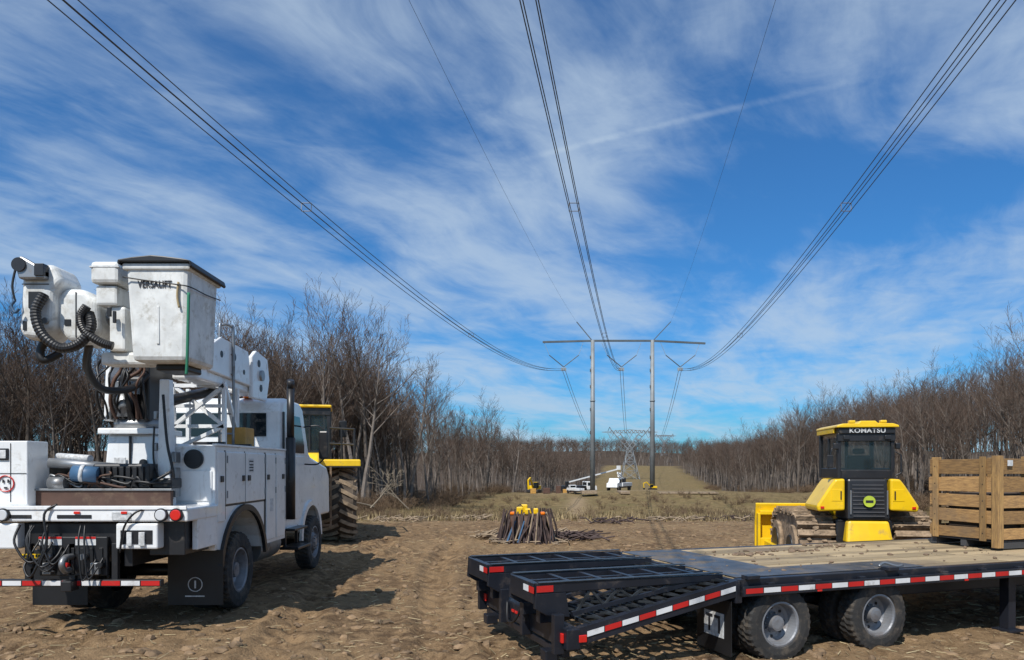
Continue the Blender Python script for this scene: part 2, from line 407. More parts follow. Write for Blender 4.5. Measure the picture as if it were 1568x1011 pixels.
def gen_bush(seed,h,n=18):
    r=random.Random(seed); V=[];F=[]
    for i in range(n):
        a=r.random()*6.28; d=Vector((math.cos(a)*r.uniform(.1,.8),math.sin(a)*r.uniform(.1,.8),1)).normalized()
        p=Vector((r.uniform(-.6,.6),r.uniform(-.6,.6),-.1)); L=h*r.uniform(.4,1.1); pts=[p]
        for k in range(3):
            d=(d+Vector((r.uniform(-.3,.3),r.uniform(-.3,.3),.0))).normalized(); pts.append(pts[-1]+d*L/3)
        sweep(pts,[.017,.013,.010,.007],3,V,F,cap=False)
        for q in range(7):
            t=r.uniform(.1,.98)*3;i0=int(t);pp=pts[i0].lerp(pts[i0+1],t-i0)
            e=(d+Vector((r.uniform(-.9,.9),r.uniform(-.9,.9),r.uniform(-.2,.5)))).normalized()
            pe=pp+e*L*r.uniform(.15,.38); sweep([pp,pe],[.011,.008],3,V,F,cap=False)
            for w in range(2):
                e2=(e+Vector((r.uniform(-.8,.8),r.uniform(-.8,.8),r.uniform(-.3,.5)))).normalized()
                pq=pp.lerp(pe,r.uniform(.3,.9)); sweep([pq,pq+e2*L*.17],[.009,.007],3,V,F,cap=False)
    return V,F
BUSH=[rawmesh('brush',gen_bush(s,h),BRUSH) for s,h in ((21,2.6),(22,2.2),(23,3.0))]
def inst(meshes,par,x,y,s,sz=None,z=None,m=None):
    o=bpy.data.objects.new('stem',R.choice(meshes)); sc.collection.objects.link(o); o.parent=par
    o.location=Vector((x,y,H(x,y) if z is None else z))-par.location; o.rotation_euler=(R.uniform(-.06,.06),R.uniform(-.06,.06),R.random()*6.28)
    o.scale=(s,s,sz or s); return o
def empty(name,loc):
    e=bpy.data.objects.new(name,None); sc.collection.objects.link(e); e.location=loc; return e
WL=empty('bare_tree_line',(-30,60,0)); WR=empty('bare_tree_line',(45,80,0)); WF=empty('distant_tree_ridge',(0,1000,0)); BL=empty('roadside_brush',(0,55,0))
for i in range(470):
    x=-72+61*R.random(); d=R.random()**1.2*26; y=54+d+2.2*math.sin(x*.35)
    if x>.166*y-20.5: continue
    s=R.choice((R.uniform(.62,.85),R.uniform(.84,1.0),R.uniform(.9,1.08)))
    inst(TREES,WL,x,y,s,s*R.uniform(.94,1.06))
for i in range(640):
    t=R.random()**1.5; y=60+400*t; x=.166*y-20.5-R.random()**1.2*24
    s=R.uniform(.62,.92)+(y>170)*.12-(y<72)*(-.05)
    inst(TREES,WL,x,y,s*1.05,s)
for i in range(420):
    x=-70+60*R.random(); y=51+R.random()**1.6*12+2.2*math.sin(x*.35)
    if x>.166*y-18.5: continue
    inst(BUSH,WL,x,y,R.uniform(.35,.8),R.uniform(.2,.5))
for i in range(300):
    y=52+190*R.random()**1.4; x=.166*y-18.2-R.random()**1.4*8; inst(BUSH,WL,x,y,R.uniform(.4,.9),R.uniform(.25,.6))
for i in range(1050):
    t=R.random()**1.5; y=46+430*t; x=.166*y+31+R.random()**1.2*28
    s=R.choice((R.uniform(.6,.8),R.uniform(.8,1.0),R.uniform(.85,1.06)))
    if y>130: s*=1.22
    inst(TREES,WR,x,y,s,s*R.uniform(.94,1.06))
for i in range(420):
    y=42+260*R.random()**1.4; x=.166*y+28.+R.random()**1.3*10; inst(BUSH,WR,x,y,R.uniform(.5,1.),R.uniform(.3,.6))
for i in range(800):
    y=R.uniform(560,1150); x=R.uniform(-.1,.5)*y; s=R.uniform(1.1,1.6); inst(TREES,WF,x,y,s*1.5,s)
for i in range(460):
    y=32+76*R.random()**1.2; x=R.uniform(.166*y-17,.166*y+28)
    if abs(x-(7+(y-50)*.02+math.sin(y/14)*1.2))<2.0 or (94<y<112): continue
    s=R.uniform(.12,.42); inst(BUSH,BL,x,y,s,s*R.uniform(.5,.85))
for i in range(26):
    inst(BUSH,BL,R.uniform(12,33),R.uniform(46,92),R.uniform(.5,.9),R.uniform(.3,.5))
for i in range(120):
    inst(BUSH,BL,R.uniform(-24,2),R.uniform(33,50),R.uniform(.15,.45),R.uniform(.1,.35))
DEAD=mat('pale_dead_wood',(.27,.22,.16),.9)
for k,(lx,ly,lz,rx,ry,rz,sd_,ht) in enumerate(((-9.6,50,-.6,20,-66,.4,31,4.2),(-7.5,52,-.8,-15,-50,.9,33,3.2),(-9.2,49,-.5,10,40,.2,34,2.8))):
    ft=bpy.data.objects.new('fallen_tree',rawmesh('fallen_tree',gen_tree(sd_,ht,(9,4,3),tr=.06,tw=.010,spread=.55),DEAD)); sc.collection.objects.link(ft)
    ft.location=(lx,ly,lz); ft.rotation_euler=(math.radians(rx),math.radians(ry),rz)

# ---------------------------------------------------------------- bucket truck (world coords)
T=O('bucket_truck',(-5.0,8.6,0),0,True)
T.boxes('frame_rails',[((-5.5,-5.4),(8.75,15.8),(.82,1.1)),((-4.6,-4.5),(8.75,15.8),(.82,1.1))],BLACK)
T.box('tail_shelf',(-6.2,-3.78),(8.6,9.5),(1.36,1.52),WHITE,.02)
T.box('shelf_lip',(-6.2,-3.79),(8.585,8.61),(1.50,1.545),WHITE,.006)
T.boxes('shelf_slots',[((-5.95,-5.6),(8.592,8.597),(1.40,1.44)),((-5.3,-4.9),(8.592,8.597),(1.40,1.44))],BLACK,0)
T.boxes('shelf_edge_labels',[((-4.66,-4.44),(8.590,8.596),(1.38,1.45)),((-4.66,-4.44),(8.588,8.592),(1.455,1.475))],LABEL,0)
T.box('side_under_shelf',(-3.86,-3.79),(8.9,9.5),(1.0,1.38),WHITE,.01)
T.box('under_shelf_dark',(-4.3,-3.88),(8.75,9.45),(.95,1.36),BLACK,.01)
for x,mt in ((-4.08,CLEARL),(-3.905,REDL),(-5.92,CLEARL),(-6.09,REDL)):
    T.cyl('tail_lamp_bezel',(x,8.60,1.44),(x,8.57,1.44),.078,BLACK,28); T.cyl('tail_lamp',(x,8.58,1.44),(x,8.55,1.44),.062,mt,28,bevel=.008)
T.boxes('marker_lights',[((-4.55,-4.48),(8.58,8.6),(1.45,1.48)),((-5.1,-5.03),(8.58,8.6),(1.45,1.48))],REDL)
T.box('bed_floor',(-6.1,-4.1),(9.5,12.4),(1.40,1.50),BLACK)
T.box('bed_riser_board',(-5.78,-4.14),(8.95,9.02),(1.52,1.71),BROWN,.006)
T.boxes('bed_riser_trim',[((-5.8,-4.12),(8.93,9.04),(1.711,1.735))],STEEL)
def sidepoly():
    P=[(9.5,.92),(9.5,2.27),(12.42,2.27),(12.42,.80),(11.45,.80)]
    for i in range(13):
        a=math.radians(15+150*i/12); P.append((10.5+.87*math.cos(a),.55+.87*math.sin(a)))
    P.append((9.62,.92)); return P
T.prism('curbside_cabinet',sidepoly(),'x',-4.36,-3.82,WHITE,.012)
T.prism('streetside_cabinet',[(8.8,1.55),(8.8,2.31),(9.2,2.31),(9.2,2.02),(12.42,2.02),(12.42,.80),(11.45,.80)]+sidepoly()[5:],'x',-6.2,-5.78,WHITE,.012)
T.box('streetside_liner',(-5.79,-5.765),(9.22,12.4),(1.52,2.0),TARP,.004)
T.box('rolled_tarp',(-5.75,-4.6),(10.6,12.2),(1.5,2.15),TARP,.12)
T.boxes('side_box_seam',[((-5.98,-5.975),(8.792,8.80),(1.58,2.28)),((-6.19,-5.79),(8.792,8.80),(1.92,1.925))],BLACK,0)
DR=[((-3.822,-3.803),(9.55,9.79),(1.28,2.2)),((-3.822,-3.803),(9.84,10.52),(1.50,2.2)),((-3.822,-3.803),(10.56,11.36),(1.50,2.2)),((-3.822,-3.803),(11.44,11.88),(.86,2.2)),((-3.822,-3.803),(11.92,12.36),(.86,2.2))]
T.boxes('cabinet_doors',DR,WHITE,.008)
T.boxes('door_gaps',[((-3.8215,-3.8195),(9.52,12.4),(1.47,1.498)),((-3.8215,-3.8195),(9.79,9.84),(1.30,2.22)),((-3.8215,-3.8195),(10.52,10.56),(1.50,2.22)),((-3.8215,-3.8195),(11.36,11.44),(.88,2.22)),((-3.8215,-3.8195),(11.88,11.92),(.88,2.22))],BLACK,0)
T.boxes('door_handles',[((-3.803,-3.785),(y,y+.09),(1.80,1.88)) for y in (9.62,10.4,10.62,11.46,12.2)],BLACK)
T.boxes('door_hinges',[((-3.803,-3.79),(y,y+.02),(z,z+.1)) for y in (9.84,11.34,11.86,12.34) for z in (1.58,2.05)],STEEL)
T.boxes('cabinet_decals',[((-3.803,-3.800),(10.66,10.86),(1.92,2.12)),((-3.803,-3.800),(11.6,11.75),(1.3,1.5))],LABEL,0)
T.boxes('decal_print',[((-3.800,-3.798),(10.68,10.84),(z,z+.02)) for z in (1.94,1.98,2.02,2.07)],TXT,0)
T.boxes('cabinet_top_rail',[((-3.86,-3.80),(9.5,12.42),(2.272,2.30)),((-4.37,-4.31),(9.5,12.42),(2.272,2.30))],WHITE)
V=[];F=[]
sweep([(-3.80,10.5+.88*math.cos(math.radians(a)),.55+.88*math.sin(math.radians(a))) for a in range(10,171,8)],1,4,V,F,rect=(.08,.05))
T.m('wheel_arch_trim',V,F,BLACK)
T.cyl('round_vent',(-4.09,9.49,2.10),(-4.09,9.47,2.10),.125,BLACK,32); T.cyl('round_vent_mesh',(-4.09,9.468,2.10),(-4.09,9.46,2.10),.105,HOSE,32)
T.box('cabinet_rear_panel',(-4.33,-3.86),(9.485,9.495),(1.56,1.95),WHITE,.006)
T.box('outlet_plate',(-6.12,-6.0),(8.78,8.8),(2.08,2.22),BLACK,.005); T.boxes('outlet_inner',[((-6.10,-6.02),(8.77,8.78),(2.10,2.20))],LABEL)
V=[];F=[]; sweep([(-6.03+.095*math.cos(a*.2618),8.79,1.80+.095*math.sin(a*.2618)) for a in range(25)],.008,6,V,F,cap=False); T.m('sticker_ring',V,F,RED)
T.boxes('sticker_face',[((-6.07,-6.05),(8.785,8.79),(1.81,1.85)),((-6.01,-5.99),(8.785,8.79),(1.81,1.85)),((-6.05,-6.01),(8.785,8.79),(1.74,1.76))],TXT,0)
T.cyl('air_tank',(-5.65,9.0,2.05),(-4.85,9.2,1.98),.06,STEEL,18); T.cyl('silver_tube',(-5.72,9.3,2.13),(-5.2,9.1,2.10),.045,LABEL,16)
T.cyl('blue_reel',(-5.35,9.0,1.92),(-5.05,9.03,1.90),.10,BLUEG,18); T.cyl('blue_reel_band',(-5.26,9.0,1.92),(-5.22,9.01,1.915),.106,LABEL,18)
T.box('hydraulic_reel_body',(-5.15,-4.45),(9.05,9.5),(1.72,2.04),BLACK,.03); T.boxes('machine_ribs',[((-5.12+.08*i,-5.07+.08*i),(9.02,9.05),(1.76,2.0)) for i in range(8)],HOSE)
T.box('winch_body',(-5.6,-5.2),(9.05,9.5),(1.55,1.85),HOSE,.05); T.cyl('winch_drum',(-5.62,8.98,1.80),(-5.42,8.98,1.80),.08,STEEL,18)
T.boxes('tool_cases',[((-5.75,-5.55),(9.1,9.4),(1.55,1.75)),((-4.45,-4.2),(9.1,9.4),(1.73,1.86)),((-5.7,-5.3),(9.55,9.9),(1.5,2.0))],BLACK,.02)
for k in range(16):
    x=R.uniform(-5.7,-4.5); y0=R.uniform(8.97,9.04)
    T.tube('cable',[(x,9.05,1.74),(x+R.uniform(-.1,.2),y0,1.76+.16*R.random()),(x+R.uniform(.1,.4),y0,1.74+.2*R.random()),(x+R.uniform(.1,.5),9.1,R.uniform(1.76,2.0))],R.choice((.010,.014,.018)),R.choice((HOSE,HOSE,HOSE,STEEL,BROWN)))
T.box('pedestal',(-5.32,-4.60),(9.55,10.3),(1.5,2.42),WHITE,.03,top=((-5.26,-4.66),(9.6,10.25)))
T.boxes('pedestal_panel_gaps',[((-4.96,-4.945),(9.55,9.60),(1.75,2.4))],BLACK,0)
T.cyl('pedestal_hole',(-4.78,9.62,2.05),(-4.78,9.555,2.05),.05,BLACK,16)
T.box('pedestal_top_plate',(-5.34,-4.62),(9.5,10.35),(2.42,2.50),WHITE,.015)
T.cyl('turntable_gear',(-4.97,9.9,2.50),(-4.97,9.9,2.62),.33,STEEL,36)
T.box('pedestal_decal',(-5.15,-5.0),(9.545,9.56),(1.95,2.12),LABEL,.002)
T.box('turret_plate_a',(-5.32,-5.24),(9.6,10.3),(2.6,3.45),WHITE,.02,top=((-5.34,-5.27),(9.7,10.1)))
T.box('turret_plate_b',(-4.80,-4.72),(9.6,10.3),(2.6,3.35),BLACK,.02)
T.box('turret_core',(-5.22,-4.84),(9.75,10.3),(2.62,3.2),HOSE,.04)
T.cyl('turret_motor',(-5.05,9.62,2.65),(-5.05,9.62,2.95),.10,STEEL,18)
T.boxes('valve_bank',[((-5.2+.07*i,-5.15+.07*i),(9.66,9.76),(2.95,3.12)) for i in range(5)],STEEL)
T.cyl('lift_cylinder',(-4.97,9.9,2.8),(-4.60,11.8,3.25),.08,BLACK,16)
for k in range(11):
    x=-5.3+k*.055; j=lambda a:R.uniform(-a,a)
    T.tube('hydraulic_hose',[(x,9.58,2.62),(x+j(.08),9.48+j(.05),2.85+j(.08)),(x+j(.14),9.42+j(.06),3.1+j(.05)),(x+.05+j(.1),9.5,3.35+j(.08)),(-4.9+j(.15),9.3,3.6)],R.choice((.014,.02,.024)),R.choice((HOSE,HOSE,HOSE,BROWN)))
T.box('boom_post',(-4.46,-4.28),(9.25,9.42),(1.5,3.1),WHITE,.012,top=((-4.43,-4.31),(9.27,9.40)))
T.boxes('post_fittings',[((-4.27,-4.22),(9.26,9.4),(z,z+.14)) for z in (1.62,1.85,2.05)]+[((-4.50,-4.46),(9.26,9.4),(z,z+.1)) for z in (1.75,2.2,2.6)],STEEL,.008)
T.tube('post_hose',[(-4.25,9.22,1.6),(-4.22,9.2,1.9),(-4.30,9.2,2.3),(-4.35,9.2,2.9)],.018,HOSE)
T.tube('post_hose_b',[(-4.48,9.22,1.55),(-4.40,9.2,1.8),(-4.47,9.2,2.1),(-4.46,9.2,2.5)],.012,HOSE)
a0,a1,yy=-5.0,-4.25,10.9
T.beams('boom_rest_frame',[((a0,yy,2.25),(a0,yy,3.25)),((a1,yy,2.25),(a1,yy,3.25)),((a0,yy,3.2),(a1,yy,3.2)),((a0,yy,2.6),(a1,yy,2.6)),((a0,yy,2.6),(a1,yy,3.2)),((a0,yy+.01,3.2),(a1,yy+.01,2.6)),((a0,yy+.5,2.25),(a0,yy+.5,3.2)),((a1,yy+.5,2.25),(a1,yy+.5,3.2)),((a1,yy,3.2),(a1,yy+.5,2.5)),((a0,yy,2.25),(a1,yy,2.6)),((a0,yy+.02,2.9),(a1,yy+.02,2.9))],.07,.05,WHITE)
T.tube('handrail',[(-4.36,11.0,2.28),(-4.36,11.0,3.95),(-4.34,11.05,4.12),(-4.26,11.15,4.12),(-4.23,11.2,3.95),(-4.23,11.2,2.28)],.022,STEEL)
T.rods('ladder_rungs',[((-4.36,11.0,2.5+.3*i),(-4.23,11.2,2.5+.3*i)) for i in range(5)],.014,STEEL)
T.box('upper_boom',(-4.62,-4.32),(8.9,12.6),(3.56,3.82),WHITE2,.04)
T.box('lower_boom',(-4.66,-4.30),(10.1,12.6),(3.20,3.50),WHITE,.03)
el_=[(12.0,3.12),(12.0,3.80),(12.2,3.92),(12.75,3.85),(12.85,3.5),(12.7,3.12)]
T.prism('elbow',el_,'x',-4.29,-4.22,WHITE,.02); T.prism('elbow_far',el_,'x',-4.78,-4.70,WHITE,.02)
T.prism('boom_side_bracket',[(10.4,3.35),(10.4,3.72),(10.8,3.9),(11.9,3.86),(12.1,3.3)],'x',-4.30,-4.25,WHITE,.02)
for y,z,r in ((10.8,3.65,.05),(11.3,3.68,.06),(11.7,3.5,.04),(12.3,3.72,.06),(12.4,3.32,.06)): T.cyl('bracket_hole',(-4.27,y,z),(-4.212 if y>12 else -4.245,y,z),r,HOSE,20)
T.cyl('elbow_pin',(-4.85,12.4,3.53),(-4.18,12.4,3.53),.09,STEEL,20)
T.boxes('boom_top_fittings',[((-4.5,-4.4),(y,y+.12),(3.82,3.90)) for y in (10.2,11.0,11.6)],STEEL)
T.prism('tip_housing',[(-5.36,3.50),(-5.33,4.04),(-5.24,4.20),(-4.98,4.21),(-4.88,4.02),(-4.97,3.90),(-4.98,3.50),(-5.14,3.38),(-5.32,3.40)],'y',8.0,8.45,WHITE2,.07,4)
T.prism('tip_drum',[(-5.00,3.50),(-5.04,3.86),(-4.93,3.97),(-4.70,3.96),(-4.56,3.84),(-4.54,3.48),(-4.68,3.36),(-4.88,3.37)],'y',8.1,8.6,WHITE2,.08,5)
T.boxes('housing_seams',[((-5.31,-5.02),(7.993,8.0),(3.975,3.985)),((-4.79,-4.78),(8.093,8.1),(3.42,3.92))],BLACK,0)
T.box('valve_box',(-4.55,-4.24),(7.95,8.35),(3.98,4.22),WHITE2,.04); T.box('valve_box_lower',(-4.52,-4.28),(8.0,8.3),(3.75,3.97),WHITE2,.03)
T.boxes('valve_box_lid',[((-4.555,-4.235),(7.945,8.35),(4.15,4.165))],LABEL,.002)
T.box('platform_bracket',(-4.52,-4.0),(8.1,8.35),(3.12,3.26),WHITE2,.03); T.box('platform_bracket_leg',(-4.40,-4.22),(8.05,8.3),(3.26,3.75),WHITE2,.03)
T.prism('jib_head',[(-5.30,4.02),(-5.36,4.22),(-5.28,4.27),(-5.02,4.12),(-5.02,4.02)],'y',7.92,8.02,STEEL,.02)
T.cyl('jib_sheave',(-5.29,7.9,4.17),(-5.29,8.1,4.17),.075,BLACK,24); T.boxes('jib_bracket',[((-5.12,-5.02),(7.9,8.0),(4.05,4.18))],BLACK)
T.tube('winch_rope',[(-5.34,7.95,4.17),(-5.37,7.93,3.95),(-5.34,7.93,3.78)],.012,HOSE)
T.tube('hook',[(-5.34,7.93,3.79),(-5.38,7.93,3.73),(-5.34,7.93,3.66),(-5.30,7.93,3.70)],.016,BLUEG)
T.boxes('tip_recess',[((-5.24,-5.12),(7.99,8.002),(3.72,3.90)),((-4.91,-4.84),(8.09,8.1),(3.55,3.62)),((-5.30,-5.26),(7.99,8.0),(3.48,3.58))],HOSE)
T.cyl('tip_bolts',(-5.05,8.0,3.58),(-5.05,7.97,3.58),.035,STEEL,12)
T.tube('thick_hose',[(-5.04,7.95,3.86),(-5.10,7.9,3.66),(-5.02,7.88,3.42),(-4.82,7.88,3.27),(-4.63,7.9,3.32),(-4.52,7.92,3.5),(-4.56,7.95,3.66)],.050,HOSE,12,ribs=1)
T.tube('thick_hose_c',[(-4.55,7.9,3.72),(-4.62,7.9,3.60),(-4.57,7.9,3.45),(-4.42,7.92,3.34),(-4.3,7.95,3.30)],.044,HOSE,12,ribs=1)
T.tube('thick_hose_d',[(-5.16,8.2,3.42),(-5.24,8.2,3.3),(-5.20,8.2,3.18),(-5.08,8.3,3.28)],.045,HOSE,12)
T.tube('thick_hose_e',[(-4.75,8.3,3.4),(-4.95,8.6,3.15),(-5.0,9.0,2.95),(-4.85,9.4,3.0),(-4.75,9.6,3.2)],.045,HOSE,12)
T.boxes('valve_levers',[((-4.36,-4.32),(7.94,7.97),(3.62,3.72)),((-4.30,-4.27),(7.94,7.97),(3.55,3.68))],HOSE)
T.cyl('tip_shaft',(-5.1,8.35,3.68),(-4.1,8.35,3.68),.09,STEEL,20)
T.box('boom_tip_neck',(-4.66,-4.28),(8.45,8.95),(3.5,3.9),WHITE2,.05)
# bucket
bx0,bx1,by0,by1=-4.09,-3.42,7.80,8.60
T.box('bucket_shell',(bx0+.06,bx1-.03),(by0+.015,by1-.04),(3.12,4.13),WHITE2,.05,top=((bx0,bx1),(by0,by1)))
T.box('bucket_rim',(bx0-.025,bx1+.025),(by0-.025,by1+.025),(4.08,4.15),WHITE2,.02)
T.prism('bucket_cover',[(bx0-.06,4.14),(bx0-.05,4.18),(bx0+.10,4.205),(bx0+.3,4.225),(bx1-.25,4.215),(bx1-.05,4.19),(bx1+.04,4.17),(bx1+.06,4.11),(bx1+.035,4.09),(bx1+.03,4.153),(bx0-.03,4.153),(bx0-.03,4.12)],'y',by0-.06,by1+.08,HOSE,.012)
T.box('bucket_step',(bx0+.2,bx1-.15),(by0+.25,by1-.1),(3.05,3.125),HOSE,.02)
T.tube('bucket_lashing',[(bx0-.01,by0-.03,4.0),(bx0+.2,by0-.02,3.97),(bx0+.5,by0-.02,3.93),(bx1+.015,by0-.01,3.90),(bx1+.02,by0+.4,3.91),(bx1+.02,by1,3.94)],.007,HOSE)
T.tube('green_strap',[(bx1+.004,by0-.005,3.84),(bx1-.005,by0+.0,3.5),(bx1-.02,by0+.01,3.1),(bx1-.03,by0+.015,2.98)],.016,GREEN)
T.tube('rope_tail',[(bx1-.10,by0-.015,3.95),(bx1-.11,by0-.02,3.8),(bx1-.09,by0-.02,3.68)],.012,mat('frayed_rope',(.35,.27,.15),.9))
T.text('VERSALIFT',(-3.775,by0-.004,3.895),.105,TXT,bold=.002,sx=.70,sp=1.06)
T.boxes('bucket_gusset',[((bx0+.33,bx0+.36),(by0+.0,by0+.02),(3.3,3.7))],WHITE2,.004)
# tail hardware
T.box('rear_crossmember',(-5.8,-4.3),(8.72,8.95),(1.06,1.34),BLACK,.02)
T.box('hitch_plate',(-5.55,-4.75),(8.66,8.72),(.72,1.18),BLACK,.012)
T.box('lower_bumper',(-6.2,-4.1),(8.62,8.70),(.60,.68),BLACK,.008)
T.boxes('bumper_hangers',[((x,x+.07),(8.66,8.72),(.66,1.1)) for x in (-5.72,-5.2,-4.7)],BLACK)
T.tape((-6.19,8.62,.64),(-4.11,8.62,.64),.055,9,(0,-1,0))
T.box('outrigger_housing',(-4.62,-4.13),(8.60,8.85),(1.04,1.34),WHITE,.02); T.boxes('outrigger_recess',[((-4.56,-4.19),(8.592,8.6),(1.10,1.26))],BLACK,0)
T.boxes('outrigger_pads',[((-4.48,-4.42),(8.57,8.592),(1.08,1.24)),((-4.34,-4.27),(8.57,8.592),(1.08,1.24))],LABEL)
T.box('outrigger_housing_left',(-6.18,-5.76),(8.60,8.85),(1.04,1.34),WHITE,.02)
T.boxes('warning_labels',[((-5.55,-5.28),(8.652,8.66),(1.08,1.18)),((-5.12,-4.88),(8.652,8.66),(1.08,1.18))],LABEL,0)
T.boxes('label_headers',[((-5.55,-5.28),(8.648,8.652),(1.155,1.18)),((-5.12,-4.88),(8.648,8.652),(1.155,1.18))],RED,0)
T.boxes('licence_plate',[((-5.74,-5.50),(8.640,8.648),(.93,.98))],YEL,0); T.boxes('plate_characters',[((-5.72+.035*i,-5.70+.035*i),(8.636,8.640),(.94,.97)) for i in range(6)],TXT,0)
T.tube('pintle_hook',[(-5.15,8.64,.95),(-5.15,8.5,.95),(-5.15,8.44,.88),(-5.15,8.5,.80),(-5.15,8.6,.80)],.035,STEEL,10)
T.boxes('hitch_ribs',[((-5.5+.11*i,-5.46+.11*i),(8.645,8.66),(.74,1.05)) for i in range(7)],HOSE)
T.boxes('receiver_tube',[((-5.2,-5.08),(8.5,8.66),(.56,.68))],BLACK,.01); T.boxes('d_ring_plates',[((-5.48,-5.38),(8.6,8.66),(.74,.88)),((-4.92,-4.82),(8.6,8.66),(.74,.88))],STEEL,.01)
for i in range(8):
    x=R.uniform(-5.75,-4.7); x2=x+R.uniform(-.35,.35); zb=R.uniform(.68,1.0)
    T.tube('tail_hose',[(x,8.62,1.32),(x+R.uniform(-.05,.05),8.54,1.12),((x+x2)/2,8.52,zb),(x2,8.56,zb+.1),(x2+.03,8.64,zb+.22)],R.choice((.008,.011,.014)),HOSE)
T.tube('long_cable',[(-5.3,8.6,1.56),(-5.42,8.55,1.45),(-5.38,8.53,1.1),(-5.45,8.52,.85),(-5.3,8.56,.78)],.014,HOSE)
T.tube('trailer_plug_cable',[(-4.2,8.7,1.5),(-4.35,8.56,1.48),(-4.5,8.56,1.30),(-4.55,8.56,1.0)],.012,HOSE)
for i in range(5):
    x=-5.6+i*.2; T.cyl('glad_hand',(x,8.64,.85+.1*(i%2)),(x,8.56,.85+.1*(i%2)),.035,STEEL if i%2 else RED if i==2 else HOSE,14)
for a,b_ in ((-4.48,-3.76),(-6.24,-5.52)):
    T.box('mud_flap',(a,b_),(9.60,9.615),(.20,.92),HOSE,.004)
V=[];F=[]; sweep([(-4.12+.09*math.cos(a*.2618),9.595,.47+.09*math.sin(a*.2618)) for a in range(25)],.006,5,V,F,cap=False); T.m('flap_logo',V,F,LABEL)
T.boxes('flap_logo_bars',[((-4.13,-4.11),(9.594,9.598),(.42,.52)),((-4.25,-4.0),(9.594,9.598),(.31,.325))],LABEL,0)
for sd,xo,xi in ((1,-3.99,-4.32),(-1,-6.05,-5.72)):
    T.wheel((xo,10.5,.54),.54,.27,sd,.30,RIM); T.wheel((xi,10.5,.54),.54,.27,sd,.30,RIM)
    T.wheel((xo,14.45,.53),.52,.28,sd,.30,RIM,dish=False)
T.cyl('rear_axle',(-6,10.5,.54),(-4,10.5,.54),.09,BLACK); T.cyl('front_axle',(-6,14.45,.53),(-4,14.45,.53),.07,BLACK)
T.cyl('fuel_tank',(-4.15,11.5,.72),(-4.15,12.5,.72),.24,STEEL,24)
cab=[(12.62,1.05),(12.62,2.95),(12.72,3.12),(12.95,3.2),(13.75,3.18),(13.95,3.08),(14.35,2.28),(14.5,2.2),(15.75,2.0),(15.95,1.8),(16.0,1.0),(15.15,1.0)]
for i in range(9):
    a=math.radians(10+160*i/8); cab.append((14.45+.66*math.cos(a),.62+.66*math.sin(a)))
cab+=[(13.7,.85),(12.75,.85)]
T.prism('cab_body',cab,'x',-6.05,-3.95,WHITE,.09,4)
T.boxes('cab_rear_windows',[((-4.75,-4.2),(12.605,12.615),(2.52,2.92)),((-5.8,-5.0),(12.605,12.615),(2.52,2.92))],GLASSO,.004)
T.prism('side_window',[(12.95,2.25),(12.95,2.92),(13.7,2.92),(14.0,2.4),(14.0,2.25)],'x',-3.955,-3.940,GLASSO,.004)
T.prism('door_panel',[(12.88,1.05),(12.88,2.2),(14.0,2.2),(14.0,1.35),(13.8,1.05)],'x',-3.955,-3.935,WHITE,.01)
T.boxes('cab_trim',[((-3.95,-3.93),(12.7,12.78),(1.1,2.95))],BLACK)
T.cyl('exhaust_stack',(-3.80,12.66,1.1),(-3.80,12.66,2.5),.08,BLACK,20); T.cyl('exhaust_pipe',(-3.80,12.66,2.5),(-3.80,12.66,3.36),.062,BLACK,16); T.cyl('exhaust_tip',(-3.80,12.66,3.34),(-3.78,12.60,3.48),.06,BLACK,16)
T.boxes('steps',[((-4.05,-3.72),(12.85,13.65),(.55,.60)),((-4.05,-3.78),(12.85,13.65),(.88,.92))],BLACK,.008)
T.boxes('step_hangers',[((-4.0,-3.95),(y,y+.04),(.55,.95)) for y in (12.88,13.58)],BLACK)
V=[];F=[]
sweep([(-3.93,14.45+.68*math.cos(math.radians(a)),.62+.68*math.sin(math.radians(a))) for a in range(0,181,9)],1,4,V,F,rect=(.10,.05)); T.m('front_fender',V,F,WHITE)
T.box('mirror',(-3.66,-3.48),(13.95,14.02),(2.15,2.68),BLACK,.03); T.tube('mirror_arm',[(-3.95,14.0,2.75),(-3.7,14.0,2.78),(-3.57,14.0,2.70)],.014,BLACK)
T.tube('mirror_arm_lower',[(-3.95,14.0,2.05),(-3.7,14.0,2.05),(-3.57,14.0,2.15)],.014,BLACK)
T.cyl('beacon',(-4.62,12.9,3.2),(-4.62,12.9,3.36),.08,ORG,18)
T.box('orange_tool_box',(-4.42,-4.05),(11.2,11.6),(2.31,2.60),ORB,.015)
T.boxes('tool_tray',[((-4.33,-3.9),(10.0,10.06),(2.30,2.34)),((-4.33,-3.9),(11.0,11.06),(2.30,2.34))],BLACK)

